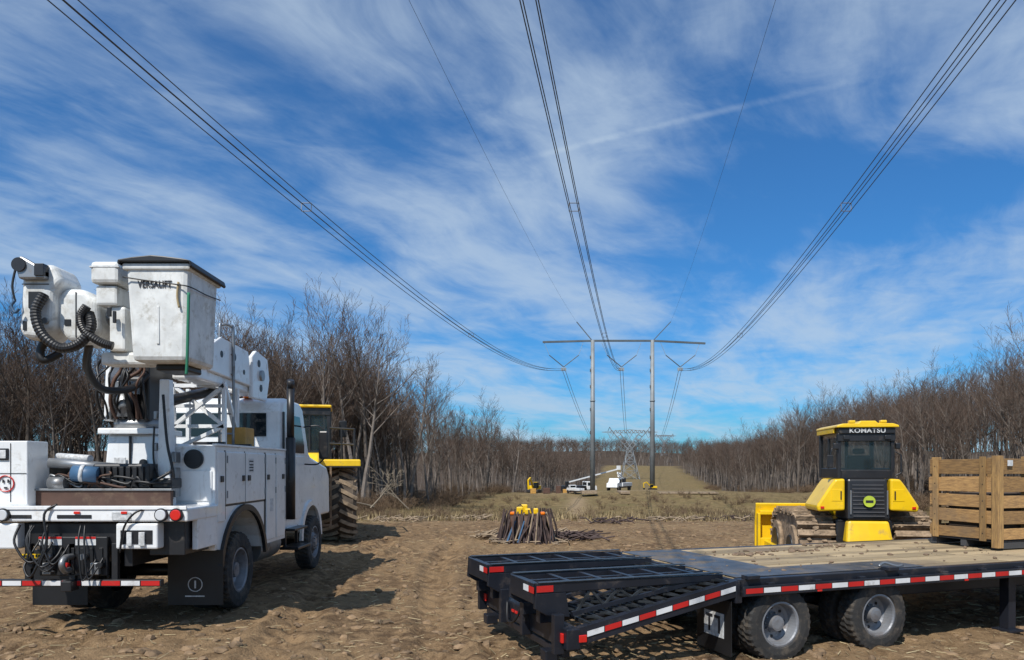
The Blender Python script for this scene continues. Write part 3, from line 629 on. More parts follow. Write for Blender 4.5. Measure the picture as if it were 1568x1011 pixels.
# ---------------------------------------------------------------- wheel loader
L=O('wheel_loader',(-5.8,20,0),math.radians(13),True)
LUG=mat('muddy_tread',(.30,.225,.15),.9,var=.5,vs=5,dirt=.25,dcol=(.08,.06,.045))
TYB=mat('muddy_tyre_body',(.09,.07,.052),.95,var=.5,vs=4)
for x,sd in ((-4.72,1),(-6.95,-1)):
    for y in (20.2,23.6):
        h=.46; Rr=1.02
        prof=[(-h*.7,.5),(-h,.6),(-h,.9),(-h*.8,.98),(-h*.75,Rr*.95),(-h*.4,Rr*.96),(0,Rr*.96),(h*.4,Rr*.96),(h*.75,Rr*.95),(h*.8,.98),(h,.9),(h,.6),(h*.7,.5)]
        L.lathe('tyre',prof,(x,y,1.0),TYB if y<21 else RUBBER,40,smooth=False)
        V=[];F=[]
        for k in range(22):
            a=2*math.pi*k/22
            for s_,ph in ((-1,0),(1,.14)):
                pts=[]
                for u in (0.04,.5,1.01):
                    aa=a+ph+u*.26; rr=.985 if u<1 else .93
                    pts.append((x+s_*u*h,y+rr*math.cos(aa),1.0+rr*math.sin(aa)))
                sweep(pts,1,4,V,F,rect=(.12,.09))
        L.m('tread_lugs',V,F,LUG if y<21 else RUBBER)
        L.lathe('rim',[(sd*h*.7,.5),(sd*h*.3,.45),(sd*h*.35,.2),(sd*h*.6,0)],(x,y,1.0),YEL,24,smooth=False)
L.prism('engine_hood',[(18.3,1.2),(18.3,2.1),(18.6,2.35),(20.6,2.4),(20.6,1.1)],'x',-6.45,-5.2,YEL,.05)
L.box('counterweight',(-6.7,-5.0),(18.2,18.6),(.85,1.5),BLACK,.06)
L.box('rear_frame',(-6.2,-5.4),(18.6,24),(.8,1.3),BLACK,.03)
L.box('fender',(-5.22,-4.15),(19.4,21.3),(2.08,2.2),YEL,.04); L.box('fender_left',(-7.4,-6.4),(19.4,21.3),(2.08,2.2),YEL,.04)
L.box('fender_skirt',(-5.22,-4.15),(19.25,19.4),(2.0,2.19),YEL,.03)
L.boxes('fender_lip',[((-5.22,-4.15),(19.24,19.26),(1.98,2.02))],BLACK)
L.box('platform',(-5.3,-4.5),(20.6,22.2),(1.9,2.0),YEL,.02)
L.boxes('cab_frame',[((-6.15,-6.05),(20.6,20.7),(2.3,3.65)),((-5.05,-4.95),(20.6,20.7),(2.3,3.65)),((-6.15,-6.05),(22,22.1),(2.3,3.65)),((-5.05,-4.95),(22,22.1),(2.3,3.65)),((-6.15,-4.95),(20.6,20.7),(2.2,2.45)),((-5.55,-5.5),(20.6,20.7),(2.3,3.65)),((-5.05,-4.95),(20.7,22),(2.2,2.5)),((-6.15,-4.95),(20.58,20.7),(3.45,3.65))],BLACK,.01)
L.boxes('cab_glass',[((-6.05,-5.05),(20.64,20.66),(2.45,3.6)),((-5.01,-4.99),(20.7,22),(2.5,3.6)),((-6.05,-5.05),(22.04,22.06),(2.45,3.6))],GLASS,0)
L.box('cab_roof',(-6.2,-4.92),(20.5,22.3),(3.66,3.74),YEL,.04)
L.box('operator_seat',(-5.75,-5.35),(21.2,21.7),(2.3,3.1),BLACK,.05)
L.rods('handrails',[((-4.98,20.3,2.2),(-4.98,20.3,3.1)),((-4.3,20.3,2.2),(-4.3,20.3,3.05)),((-4.98,20.3,3.08),(-4.3,20.3,3.05)),((-4.98,20.3,2.65),(-4.3,20.3,2.62)),((-4.65,20.3,2.2),(-4.65,20.3,3.06)),((-4.3,20.3,3.05),(-4.3,22.0,3.05)),((-4.3,22,2.2),(-4.3,22,3.05)),((-4.3,21.2,2.2),(-4.3,21.2,3.05))],.03,BLACK)
L.cyl('exhaust',(-6.2,19.6,2.4),(-6.2,19.6,3.3),.07,BLACK)
L.prism('lift_arm',[(22.4,1.6),(23,2.2),(25.5,1.0),(25.3,.6)],'x',-6.4,-6.2,YEL,.03); L.prism('lift_arm_right',[(22.4,1.6),(23,2.2),(25.5,1.0),(25.3,.6)],'x',-5.4,-5.2,YEL,.03)
L.prism('bucket',[(25.3,.2),(25.2,1.2),(25.4,1.4),(25.6,.4),(26.7,.15),(26.6,.08)],'x',-7.4,-4.2,BLACK,.02)
L.boxes('muddy_steps',[((-5.25,-4.95),(18.95,19.1),(z,z+.06)) for z in (.45,.8,1.15,1.5)]+[((-5.27,-5.22),(18.95,19.1),(.4,2.0)),((-4.95,-4.9),(18.95,19.1),(.4,2.0))],MUD)
L.box('mirror',(-4.72,-4.5),(22.2,22.26),(2.9,3.4),BLACK,.02)

# ---------------------------------------------------------------- flatbed trailer (local frame)
TR=O('flatbed_trailer',(2.31,7.45,0),math.radians(20))
Wd=2.6; LN=9.6
pl=[]
npl=13; pw=(Wd-.2)/npl
for i in range(npl):
    x0=.0
    while x0<LN-.1:
        x1=min(LN-.02,x0+R.choice((2.4,3.2,4.0))); pl.append(((x0+.004,x1-.004),(.1+i*pw+.006,.1+(i+1)*pw-.006),(.80,.858+R.uniform(-.004,.004)))); x0=x1
TR.boxes('deck_planks',pl,DECK,.004)
TR.boxes('steel_deck_plate',[((0.02,.85),(.1,Wd-.1),(.864,.870)),((.852,2.6),(.1,.62),(.864,.869))],mat('worn_steel_plate',(.10,.105,.115),.45,.4,var=.4,vs=3,dirt=.45,dcol=(.24,.18,.12),ds=2.5),.002)
TR.boxes('side_rails',[((-.02,LN),(0,.10),(.68,.862)),((-.02,LN),(Wd-.10,Wd),(.68,.862))],BLACKT,.008)
TR.boxes('rub_rail',[((-.02,LN),(-.075,-.055),(.70,.80)),((-.02,LN),(Wd+.055,Wd+.075),(.70,.80))],BLACKT,.003)
TR.boxes('stake_pockets',[((.3+.6*i,.38+.6*i),(-.055,.0),(.69,.82)) for i in range(16)],BLACKT,.004)
TR.tape((.0,-.075,.752),(LN,-.075,.752),.05,44,(0,-1,0))
TR.boxes('main_beams',[((0,LN),(.7,.86),(.42,.79)),((0,LN),(1.74,1.9),(.42,.79))],BLACKT,.01)
TR.boxes('cross_members',[((.2+.4*i,.26+.4*i),(.1,Wd-.1),(.68,.79)) for i in range(23)],BLACKT,.003)
TR.box('rear_header',(-.06,.02),(0,Wd),(.62,.85),BLACKT,.01)
def wheel_y(par,c,Rr,w,side,rimr,rm):
    W=O('wheel',(0,0,0)); W.e.parent=par.e; W.e.location=c; W.e.rotation_euler=(0,0,math.radians(90)); W.wheel((0,0,0),Rr,w,side,rimr,rm)
for xx in (.50,1.82):
    wheel_y(TR,(xx,.11,.37),.40,.23,-1,.225,RIM); wheel_y(TR,(xx,.40,.37),.40,.225,-1,.225,RIM)
    wheel_y(TR,(xx,Wd-.13,.37),.40,.225,1,.225,RIM); wheel_y(TR,(xx,Wd-.40,.37),.40,.225,1,.225,RIM)
    TR.cyl('axle',(xx,.2,.38),(xx,Wd-.2,.38),.06,BLACKT)
TR.box('spring_hanger',(1.07,1.27),(.62,.75),(.38,.7),BLACKT); TR.boxes('leaf_springs',[((.1,2.2),(.60,.68),(.46,.51)),((.1,2.2),(Wd-.68,Wd-.60),(.46,.51))],BLACKT)
TR.box('mud_flap',(-.10,-.09),(.02,.62),(.08,.64),HOSE,.003)
TR.boxes('mud_flap_logo',[((-.104,-.10),(.14,.48),(.24,.49))],LABEL,0); TR.boxes('mud_flap_letters',[((-.108,-.104),(.20,.23),(.28,.46)),((-.108,-.104),(.20,.30),(.43,.46)),((-.108,-.104),(.33,.44),(.43,.46)),((-.108,-.104),(.37,.40),(.28,.46))],TXT,0)
TR.box('mud_flap_far',(-.10,-.09),(Wd-.62,Wd-.02),(.08,.64),HOSE,.003)
def sl(x): return .855+ (x)*(.36/1.8)
TR.beams('dovetail_rails',[((0,y,.78),(-1.8,y,.42)) for y in (.05,.9,1.7,Wd-.05)],.09,.16,BLACKT)
TR.beams('dovetail_cleats',[((-.12-.14*i,.05,sl(-.12-.14*i)+.0),(-.12-.14*i,Wd-.05,sl(-.12-.14*i)+.0)) for i in range(12)],.035,.03,GEDGE)
z=[]
for i in range(11):
    x0=-.12-.14*i
    for (ya,yb) in ((.1,.5),(.5,.88),(1.72,2.1),(2.1,2.5)):
        z.append(((x0,ya,sl(x0)+.01),(x0-.14,yb,sl(x0-.14)+.01)))
TR.beams('cleat_diagonals',z,.025,.02,GEDGE)
TR.tape((-.06,-.002,.775),(-1.72,-.002,.443),.05,9,(0,-1,0),1)
TR.box('tail_beam',(-1.92,-1.78),(0,Wd),(.30,.50),BLACKT,.012)
TR.box('tail_underrun',(-1.9,-1.82),(.15,Wd-.15),(.20,.27),BLACKT,.008)
TR.boxes('underrun_hangers',[((-1.9,-1.84),(y,y+.06),(.2,.32)) for y in (.2,1.2,2.3)],BLACKT)
TR.boxes('tail_lamps',[((-1.945,-1.92),(.06,.24),(.36,.45)),((-1.945,-1.92),(Wd-.24,Wd-.06),(.36,.45)),((-1.80,-1.72),(-.012,.0),(.37,.44))],REDL,.006)
TR.boxes('centre_lamps',[((-1.935,-1.92),(1.2+.1*i,1.26+.1*i),(.40,.43)) for i in range(3)],REDL,.003)
TR.boxes('tail_frame_legs',[((-2.0,-1.9),(y,y+.08),(.25,.62)) for y in (.1,.95,1.62,2.42)],BLACKT)
TR.boxes('tail_stabiliser_feet',[((-2.02,-1.88),(y-.03,y+.11),(.14,.25)) for y in (.3,2.1)],BLACKT,.01)
for y0,y1,nm in ((.24,.98,'ramp_near'),(1.66,2.5,'ramp_far')):
    for k,ya in enumerate((y0,y1-.05)):
        TR.prism(nm+'_top_channel',[(-.04,.885),(-2.12,.90),(-2.13,.80),(-.04,.82)],'y',ya,ya+.05,BLACKT,.005)
        TR.prism(nm+'_nose',[(-1.82,.80),(-2.13,.80),(-2.14,.66),(-2.02,.59),(-1.78,.56)],'y',ya,ya+.05,BLACKT,.005)
        yc=ya+.025
        TR.beams(nm+'_lower_chord',[((-1.75,yc,.585),(-.3,yc,.83))],.04,.04,BLACKT)
        TR.beams(nm+'_web',[((-1.7+.3*i,yc,.60+.05*i),(-1.55+.3*i,yc,.81)) for i in range(4)]+[((-1.4+.3*i,yc,.65+.05*i),(-1.55+.3*i,yc,.81)) for i in range(4)],.02,.025,GEDGE)
    TR.prism(nm+'_mid',[(-.04,.875),(-2.1,.88),(-2.1,.80),(-.04,.82)],'y',(y0+y1)/2-.02,(y0+y1)/2+.02,BLACKT,.004)
    TR.box(nm+'_end_plate',(-2.14,-2.10),(y0+.05,y1-.05),(.70,.895),BLACKT,.006)
    TR.boxes(nm+'_rungs',[((-.3-.36*i,-.25-.36*i),(y0+.05,y1-.05),(.83,.886)) for i in range(6)],BLACKT,.004)
    TR.boxes(nm+'_top_flange',[((-2.1,-.05),(y0-.012,y0+.06),(.898,.908)),((-2.1,-.05),(y1-.06,y1+.012),(.898,.908))],GEDGE,.002)
    TR.tape((-2.142,y0+.02,.83),(-2.142,y0+.30,.83),.06,2,(-1,0,0)); TR.tape((-1.95,y0-.002,.845),(-2.13,y0-.002,.845),.06,1,(0,-1,0),0)
    TR.cyl(nm+'_lift_spring',(-.1,(y0+y1)/2+.1,.55),(-1.5,(y0+y1)/2+.1,.45),.05,BLACKT,12)
    TR.boxes(nm+'_foot',[((-2.05,-1.85),(y0+.1,y0+.2),(.50,.62)),((-2.05,-1.85),(y1-.2,y1-.1),(.50,.62))],BLACKT)
TR.tube('safety_chain',[(-1.95,1.1,.5),(-2.0,1.2,.35),(-2.0,1.4,.33),(-1.95,1.55,.5)],.014,HOSE)
TR.boxes('tie_down_winch',[((.05,.2),(-.05,.06),(.862,.90)),((1.9,2.05),(-.05,.06),(.862,.90)),((4.2,4.35),(-.05,.06),(.862,.90))],BLACKT)
TR.tube('chain_hook',[(1.9,.08,.9),(2.05,.15,.92),(2.2,.12,.88),(2.35,.18,.88)],.015,STEEL)
TR.tube('brake_hose',[(.9,.5,.62),(1.0,.45,.5),(1.15,.5,.46),(1.3,.52,.6)],.012,HOSE)
TR.boxes('landing_leg',[((3.98,4.1),(.12,.24),(.02,.72)),((3.92,4.16),(.06,.30),(.0,.03))],BLACKT)
TR.boxes('side_lights',[((x,x+.06),(-.082,-.075),(.70,.72)) for x in (.9,3.0,5.2)],REDL)
TR.prism('gooseneck',[(LN-.3,.45),(LN-.3,.86),(LN+.6,1.9),(LN+2.4,1.9),(LN+2.4,1.7),(LN+.9,1.6),(LN+.2,.45)],'y',.7,1.9,BLACKT,.03)
V,F=clods(90,lambda:(R.uniform(.1,5.0),R.uniform(.25,2.3)),.008,.035,lambda x,y:.868,3.)
TR.m('deck_mud_crumbs',V,F,MUD)
def pile(cx,cy,rx,ry,n,s):
    V,F=clods(n,lambda:(cx+R.gauss(0,rx),cy+R.gauss(0,ry)),s*.3,s,lambda x,y:.868,1.5); TR.m('mud_heap',V,F,MUD)
pile(1.35,1.7,.12,.06,26,.06); pile(2.3,1.9,.25,.1,26,.05); pile(3.3,2.1,.3,.12,20,.05)

# ---------------------------------------------------------------- crate on deck
C=O('wooden_crate',(6.62,10.06,.872),math.radians(20))
cw,cd,ch=1.25,1.03,1.27
posts=[((x,x+.10),(y,y+.09),(.09,ch)) for x in (0,cw-.10) for y in (0,cd-.09)]+[((cw/2-.05,cw/2+.05),(0,.09),(.09,ch))]
C.boxes('corner_posts',posts,CRATEW2,.006)
V=[];F=[]
def slat(x,y,z,dz):
    b=len(V); V.extend([(x[0],y[0],z[0]),(x[1],y[0],z[0]+dz*(x[1]-x[0]>.5)),(x[1],y[1],z[0]+dz),(x[0],y[1],z[0]+dz*(y[1]-y[0]>.5)),(x[0],y[0],z[1]),(x[1],y[0],z[1]+dz*(x[1]-x[0]>.5)),(x[1],y[1],z[1]+dz),(x[0],y[1],z[1]+dz*(y[1]-y[0]>.5))]); F.extend([tuple(b+i for i in f) for f in BF])
for i,z0 in enumerate((.13,.34,.56,.78,1.03)):
    hh=(.15,.18,.17,.20,.21)[i]; dz=R.uniform(-.015,.015)
    slat((-.024,-.002),(R.uniform(0,.02),cd+R.uniform(-.02,.03)),(z0,z0+hh),dz)
    slat((cw+.002,cw+.024),(0,cd),(z0,z0+hh),0)
    slat((-.02+R.uniform(0,.02),cw),(-.026,-.004),(z0,z0+hh),R.uniform(-.01,.01)); slat((-.0,cw),(cd+.004,cd+.026),(z0,z0+hh),0)
C.m('side_slats',V,F,CRATEW,bevel=.004)
C.boxes('outer_battens',[((-.050,-.026),(.14,.23),(.1,ch)),((-.050,-.026),(cd-.15,cd-.06),(.1,ch)),((-.050,.05),(-.052,-.028),(.02,ch+.01)),((cw/2-.05,cw/2+.05),(-.052,-.028),(.1,ch)),((-.052,-.028),(-.05,.05),(.02,ch+.01))],CRATEW2,.004)
C.boxes('pallet_base',[((0,cw),(y,y+.09),(0,.09)) for y in (0,cd/2-.05,cd-.09)]+[((0,cw),(0,cd),(.092,.11))],mat('dark_pallet',(.06,.06,.062),.8),.005)
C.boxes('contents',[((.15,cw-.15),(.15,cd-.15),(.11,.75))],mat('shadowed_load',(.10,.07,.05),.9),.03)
C.boxes('paper_tag',[((.12,.22),(-.056,-.052),(1.14,1.22))],LABEL,0)
ns=[]
for z0 in (.20,.43,.65,.88,1.13):
    for y in (.18,cd-.1): ns.append(((-.054,-.050),(y-.006,y+.006),(z0,z0+.012)))
C.boxes('nail_heads',ns,BLACK,0)

# ---------------------------------------------------------------- bulldozer
D=O('bulldozer',(6.0,12.5,0.0),math.radians(-8))
def stadium(y0,y1,z0,z1,n=9):
    r=(z1-z0)/2; zc=(z0+z1)/2; P=[]
    for i in range(n): a=math.radians(-90+180*i/(n-1)); P.append((y1-r+r*math.cos(a),zc+r*math.sin(a)))
    for i in range(n): a=math.radians(90+180*i/(n-1)); P.append((y0+r+r*math.cos(a),zc+r*math.sin(a)))
    return P
MT=mat('muddy_track',(.32,.23,.15),.95,var=.5,vs=7,dirt=.2,dcol=(.09,.065,.05),ds=9,bump=.9,bs=14)
TZ1=1.18
for x0,x1 in ((-1.08,-.48),(.48,1.14)):
    D.prism('track_body',stadium(.06,2.34,.06,TZ1-.06),'x',x0+.05,x1-.05,MT,.02)
    P=stadium(0,2.4,0,TZ1,11); P.append(P[0]); V=[];F=[]
    for i in range(len(P)-1):
        a=Vector(P[i]);b=Vector(P[i+1]);l=(b-a).length; n=max(1,int(l/.15+.5))
        for k in range(n):
            p=a.lerp(b,(k+.5)/n); t=(b-a).normalized(); nn=Vector((t.y,-t.x))
            for off,hw,th in ((0,.062,.02),(.045,.012,.06)):
                c0=p+t*off; bb=len(V)
                for xx in (x0+R.uniform(-.012,.012),x1+R.uniform(-.012,.012)):
                    for s1,s2 in ((-1,-1),(1,-1),(1,1),(-1,1)):
                        w=c0+t*s1*hw+nn*(s2*th); V.append((xx,w.x,w.y))
                F+=[tuple(bb+j for j in f) for f in BF]
    D.m('track_shoes',V,F,MT)
    def zt(x,y,r=TZ1/2): return TZ1-.0 if y>r else r+r*math.sqrt(max(0,1-((r-y)/r)**2))
    V,F=clods(150,lambda:(R.uniform(x0,x1),R.uniform(.0,1.9)),.02,.085,zt,1.5)
    D.m('track_mud',V,F,MT)
    D.cyl('sprocket',(x0-.02,.60,.58),(x0+.05,.60,.58),.38,MT,20); D.cyl('sprocket_hub',(x0-.05,.60,.58),(x0,.60,.58),.2,HOSE,16)
    D.cyl('idler',(x0-.02,1.82,.58),(x0+.05,1.82,.58),.38,MT,20); D.cyl('idler_hub',(x0-.04,1.82,.58),(x0,1.82,.58),.24,HOSE,20)
D.box('hull',(-.46,.46),(.1,2.4),(.35,1.1),BLACK,.03)
D.box('rear_lower_panel',(-.38,.38),(-.22,.05),(.70,1.10),YEL,.05,top=((-.33,.33),(-.12,.05)))
D.box('grille_frame',(-.34,.34),(-.14,.6),(1.10,1.80),BLACK,.04,top=((-.32,.32),(-.06,.6)))
D.boxes('grille_slats',[((-.25,.25),(-.155+.0009*(i*10),-.135+.0009*(i*10)),(1.16+.065*i,1.18+.065*i)) for i in range(9)],mat('grille_grey',(.06,.06,.065),.5),.003)
D.boxes('grille_handles',[((-.30,-.28),(-.16,-.13),(1.2,1.6)),((.28,.30),(-.16,-.13),(1.2,1.6))],STEEL,.004)
D.cyl('round_badge',(0,-.15,1.42),(0,-.17,1.42),.095,mat('lime_badge',(.45,.55,.05),.5),24); D.boxes('badge_text',[((-.06,.06),(-.176,-.17),(1.40,1.44))],TXT,0)
def fender(s):
    P=[(.36*s,1.80),(.52*s,1.79),(.60*s,1.68),(.82*s,1.33),(.80*s,1.24),(.36*s,1.26)]
    D.prism('rear_fender',P,'y',-.08,.75,YEL,.035,3)
    D.boxes('fender_lamp',[((min(.70*s,.76*s),max(.70*s,.76*s)),(-.095,-.08),(1.29,1.33))],REDL,.003)
    D.boxes('fender_hatch',[((min(.40*s,.58*s),max(.40*s,.58*s)),(-.086,-.08),(1.42,1.62))],YEL,.004)
    D.boxes('fender_hinge',[((min(.42*s,.44*s),max(.42*s,.44*s)),(-.10,-.086),(1.45,1.59))],BLACK,.002)
fender(-1); fender(1)
D.boxes('cab_frame',[((-.46,-.40),(.0,.09),(1.80,2.56)),((.40,.46),(.0,.09),(1.80,2.56)),((-.47,-.41),(1.05,1.13),(1.80,2.56)),((.41,.47),(1.05,1.13),(1.80,2.56)),((-.40,.40),(.0,.08),(1.80,1.95)),((-.46,.46),(-.03,.08),(2.43,2.57)),((-.46,-.42),(.09,1.05),(1.80,1.98)),((.42,.46),(.09,1.05),(1.80,1.98)),((-.46,-.42),(.55,.60),(1.9,2.5)),((-.46,.46),(1.05,1.12),(1.80,1.9)),((-.03,.03),(1.06,1.1),(1.9,2.5))],BLACK,.012)
D.boxes('cab_glass',[((-.40,.40),(.03,.035),(1.95,2.43)),((-.445,-.44),(.09,1.05),(1.98,2.5))],GLASS,0)
D.boxes('seat_back',[((-.20,.20),(.35,.48),(1.85,2.20)),((-.1,.1),(.36,.44),(2.22,2.32))],HOSE,.03); D.box('console',(-.3,.3),(.9,1.0),(1.7,1.98),HOSE,.05); D.rods('control_levers',[((-.25,.7,1.85),(-.27,.68,2.15)),((.25,.7,1.85),(.27,.68,2.15))],.015,HOSE)
D.boxes('roof_fascia',[((-.45,.45),(-.06,1.2),(2.56,2.66))],BLACK,.012)
D.prism('cab_roof',[(-.50,2.665),(-.49,2.70),(-.40,2.73),(-.16,2.735),(-.12,2.775),(.12,2.775),(.16,2.735),(.40,2.73),(.49,2.70),(.50,2.665)],'y',-.10,1.22,YEL,.012)
D.boxes('side_roof_trim',[((-.49,-.455),(.15,1.2),(2.58,2.664)),((.455,.49),(.15,1.2),(2.58,2.664))],YEL,.005)
D.text('KOMATSU',(0,-.064,2.578),.105,LABEL,bold=.002,sx=1.15,sp=1.05)
D.boxes('work_lamps',[((-.53,-.46),(-.06,.02),(2.3,2.40)),((.46,.53),(-.06,.02),(2.3,2.40)),((-.38,-.28),(-.07,-.05),(2.46,2.53)),((.28,.38),(-.07,-.05),(2.46,2.53))],BLACK,.01)
D.boxes('roof_lamps',[((-.30,-.20),(-.1,.0),(2.735,2.785)),((.20,.30),(-.1,.0),(2.735,2.785))],YEL,.012)
D.tube('cab_mirror_arm',[(-.46,.0,2.3),(-.56,-.02,2.3),(-.58,-.02,2.1)],.012,BLACK); D.box('cab_mirror',(-.64,-.54),(-.04,-.01),(1.98,2.2),BLACK,.012)
D.rods('grab_rails',[((.47,.0,1.85),(.55,-.02,1.9)),((.55,-.02,1.9),(.55,-.02,2.2)),((.55,-.02,2.2),(.47,.0,2.25))],.014,BLACK)
D.prism('front_hood',[(1.2,1.1),(1.2,1.70),(2.3,1.42),(2.35,1.1)],'x',-.36,.36,YEL,.04)
bl=[(2.55,.05),(2.65,.35),(2.65,.80),(2.54,1.24),(2.60,1.26),(2.74,.85),(2.74,.3),(2.65,.03)]
D.prism('blade',bl,'x',-1.34,1.36,YEL,.01)
D.boxes('blade_back_ribs',[((x,x+.05),(2.42,2.64),(.2,1.05)) for x in (-1.32,-.9,-.5,.45,.85,1.29)],YEL,.008)
D.boxes('blade_back_beam',[((-1.27,1.29),(2.42,2.50),(.35,.55)),((-1.27,1.29),(2.46,2.62),(1.02,1.10))],YEL,.01)
D.boxes('push_arms',[((-1.2,-1.12),(1.2,2.5),(.3,.5)),((1.16,1.22),(1.2,2.5),(.3,.5)),((-.3,-.22),(1.8,2.5),(.55,.65)),((.22,.3),(1.8,2.5),(.55,.65))],YEL,.01)

# ---------------------------------------------------------------- stake bundle / debris piles
def sticks(name,cx,cy,n,r,h,mt):
    S=O(name,(cx,cy,H(cx,cy)))
    V=[];F=[]
    for i in range(n):
        a=R.random()*6.28; rr=r*R.uniform(.8,1.15)
        p=Vector((rr*1.2*math.cos(a),rr*1.2*math.sin(a),-.03)); q=Vector((rr*.88*math.cos(a+R.uniform(-.4,.4)),rr*.88*math.sin(a),h*R.uniform(.55,1.08)))
        m_=(p+q)/2+Vector((R.uniform(-.05,.05),R.uniform(-.05,.05),0)); sweep([p,m_,q],[.03,.028,.022],5,V,F)
    S.m('upright_sticks',V,F,mt); return S
DW=mat('dark_timber',(.07,.045,.04),.8,var=.5,vs=6); PW=mat('pale_timber',(.30,.225,.15),.85,var=.3,vs=5)
S=sticks('stake_bundle',.42,19.8,110,.62,.86,DW)
S.cyl('drum',(0,0,0),(0,0,.72),.52,BROWN,28)
V=[];F=[]
for i in range(16):
    a=R.random()*6.28; sweep([(.8*math.cos(a),.8*math.sin(a),0),(.5*math.cos(a+.3),.5*math.sin(a+.3),.8)],.02,5,V,F)
S.m('pale_sticks',V,F,PW)
V=[];F=[]
for i in range(5):
    a=R.uniform(3.6,5.9); sweep([(.78*math.cos(a),.78*math.sin(a),0.05),(.62*math.cos(a+.2),.62*math.sin(a+.2),.6)],.022,5,V,F)
S.m('blue_poles',V,F,BLUEG)
S.boxes('yellow_cans',[((-.30,-.12),(-.3,-.1),(.75,.95)),((-.08,.10),(-.35,-.15),(.75,.91)),((.15,.28),(-.25,-.05),(.75,.91)),((-.18,.0),(0,.2),(.75,1.0))],YEL,.03)
S.tube('can_handle',[(-.28,-.2,.95),(-.21,-.2,1.01),(-.14,-.2,.95)],.012,BLACK)
S.boxes('rope_and_rags',[((-.48,-.32),(-.2,.1),(.73,.81)),((.34,.46),(-.2,.1),(.73,.81))],ORG,.03)
V=[];F=[]
for i in range(34):
    sweep([(R.uniform(-1.1,1.2),R.uniform(-.9,.9)-.1,.02),(R.uniform(-1.1,1.1),R.uniform(-.9,.9)-.1,R.uniform(.02,.15))],.015,5,V,F)
S.m('scattered_sticks',V,F,PW)
def flatpile(name,cx,cy,n,w,mt):
    z0=H(cx,cy); V=[];F=[]
    for i in range(n):
        x=R.gauss(0,w*.4);y=R.gauss(0,.3);a=R.gauss(0,.5);l=R.uniform(.3,.8)
        sweep([(x-l/2*math.cos(a),y-l/2*math.sin(a),R.uniform(0,.18)),(x,y,R.uniform(.02,.2)),(x+l/2*math.cos(a),y+l/2*math.sin(a),R.uniform(0,.25))],R.uniform(.01,.03),5,V,F)
    o=mkobj(name,V,F,mt); o.location=(cx,cy,z0); return o
flatpile('branch_pile',1.75,20.4,60,.9,DW); flatpile('branch_pile',1.3,21.2,20,.6,PW); flatpile('branch_pile',-.6,20.6,26,.4,PW); flatpile('branch_pile',-4.4,28.5,35,1.6,PW); flatpile('branch_pile',-1.6,31,25,1.2,PW); flatpile('branch_pile',3.6,26,20,1.2,DW)
flatpile('branch_pile',6,29,26,2.4,PW); flatpile('branch_pile',9,31,26,2.4,DW)

# ---------------------------------------------------------------- transmission line
gz=H(17,113)
TW=O('transmission_tower',(16.9,113,0),0,True)
for x in (12.35,21.5):
    TW.cyl('pole',(x,113,gz-.8),(x,113,21.4),.40,GALV,20,r2=.29); TW.cyl('pole_band',(x,113,12),(x,113,12.2),.40,GALV,16)
    TW.boxes('climbing_clips',[((x-.45,x-.33),(112.7,112.8),(z,z+.5)) for z in (3,7,10.5,14,16.5,18.5)],WEATH)
TW.beams('crossarm',[((4.7,113,21.1),(12.35,113,21.3)),((12.35,113,21.3),(21.5,113,21.3)),((21.5,113,21.3),(29.6,113,20.9))],.28,.28,WEATH)
TW.beams('shield_wire_arms',[((12.3,113,21.3),(9.9,113,24.2)),((21.6,113,21.3),(24.3,113,24.2))],.13,.13,WEATH)
A_=[-10.85,-2.0,7.0]; ph=[a+.166*113 for a in A_]
for p in ph:
    TW.rods('v_string',[((p-2.2,113,19.1),(p,113,17.3)),((p+2.3,113,19.1),(p,113,17.3))],.075,WEATH)
    TW.rods('v_string_upper',[((p-3.0,113,21.0),(p-2.2,113,19.1)),((p+3.0,113,21.0),(p+2.3,113,19.1))],.03,INS)
    TW.boxes('yoke',[((p-.4,p+.4),(112.9,113.1),(16.7,17.2))],INS)
PL=O('overhead_power_line',(0,0,0))
yk=np.array([-70,0,14,24.4,37.7,51.7,72.8,113.]); zk=np.array([17.5,9.5,8.86,8.60,8.51,8.85,10.15,14.9])+2
cf=np.polyfit(yk,zk,5)
def zc(y): return float(np.polyval(cf,y))
for j,p in enumerate(ph):
    V=[];F=[]
    for dx in (-.15,.15):
        for dz in (-.12,.12):
            pts=[(p-.166*(113-y)+dx,y,zc(y)+dz) for y in np.linspace(-70,113,100)]
            sweep(pts,[.013+.00011*max(0,q[1]-20) for q in pts],5,V,F,cap=False)
    PL.m('bundled_conductor',V,F,WIRE)
    V=[];F=[]
    for y in (-20,24.4,49,90):
        x=p-.166*(113-y);z=zc(y)
        for a,b_ in (((-.15,-.12),(-.15,.12)),((-.15,.12),(.15,.12)),((.15,.12),(.15,-.12)),((.15,-.12),(-.15,-.12))):
            sweep([(x+a[0]*1.1,y,z+a[1]*1.1),(x+b_[0]*1.1,y,z+b_[1]*1.1)],.015,5,V,F)
    PL.m('spacers',V,F,STEEL)
    V=[];F=[]
    tx=59+(-9.5,0,9.5)[j]
    pts=[]
    for t in np.linspace(0,1,40):
        pts.append((p+(tx-p)*t,113+(370-113)*t,16.9*(1-t)+19*t-4*9.5*t*(1-t)))
    for dx in (-.22,.22): sweep([(a+dx,b_,c_) for a,b_,c_ in pts],.035,4,V,F,cap=False)
    PL.m('far_span_conductor',V,F,GALV)
for x0 in (9.9,24.3):
    V=[];F=[]; ck=np.polyfit([28.9,43.2,82,113],[20.3,20.6,22,24.2],2)
    sweep([(x0-.166*(113-y),y,float(np.polyval(ck,y))) for y in np.linspace(-70,113,80)],[.008]*80,5,V,F,cap=False); PL.m('shield_wire',V,F,WIRE)
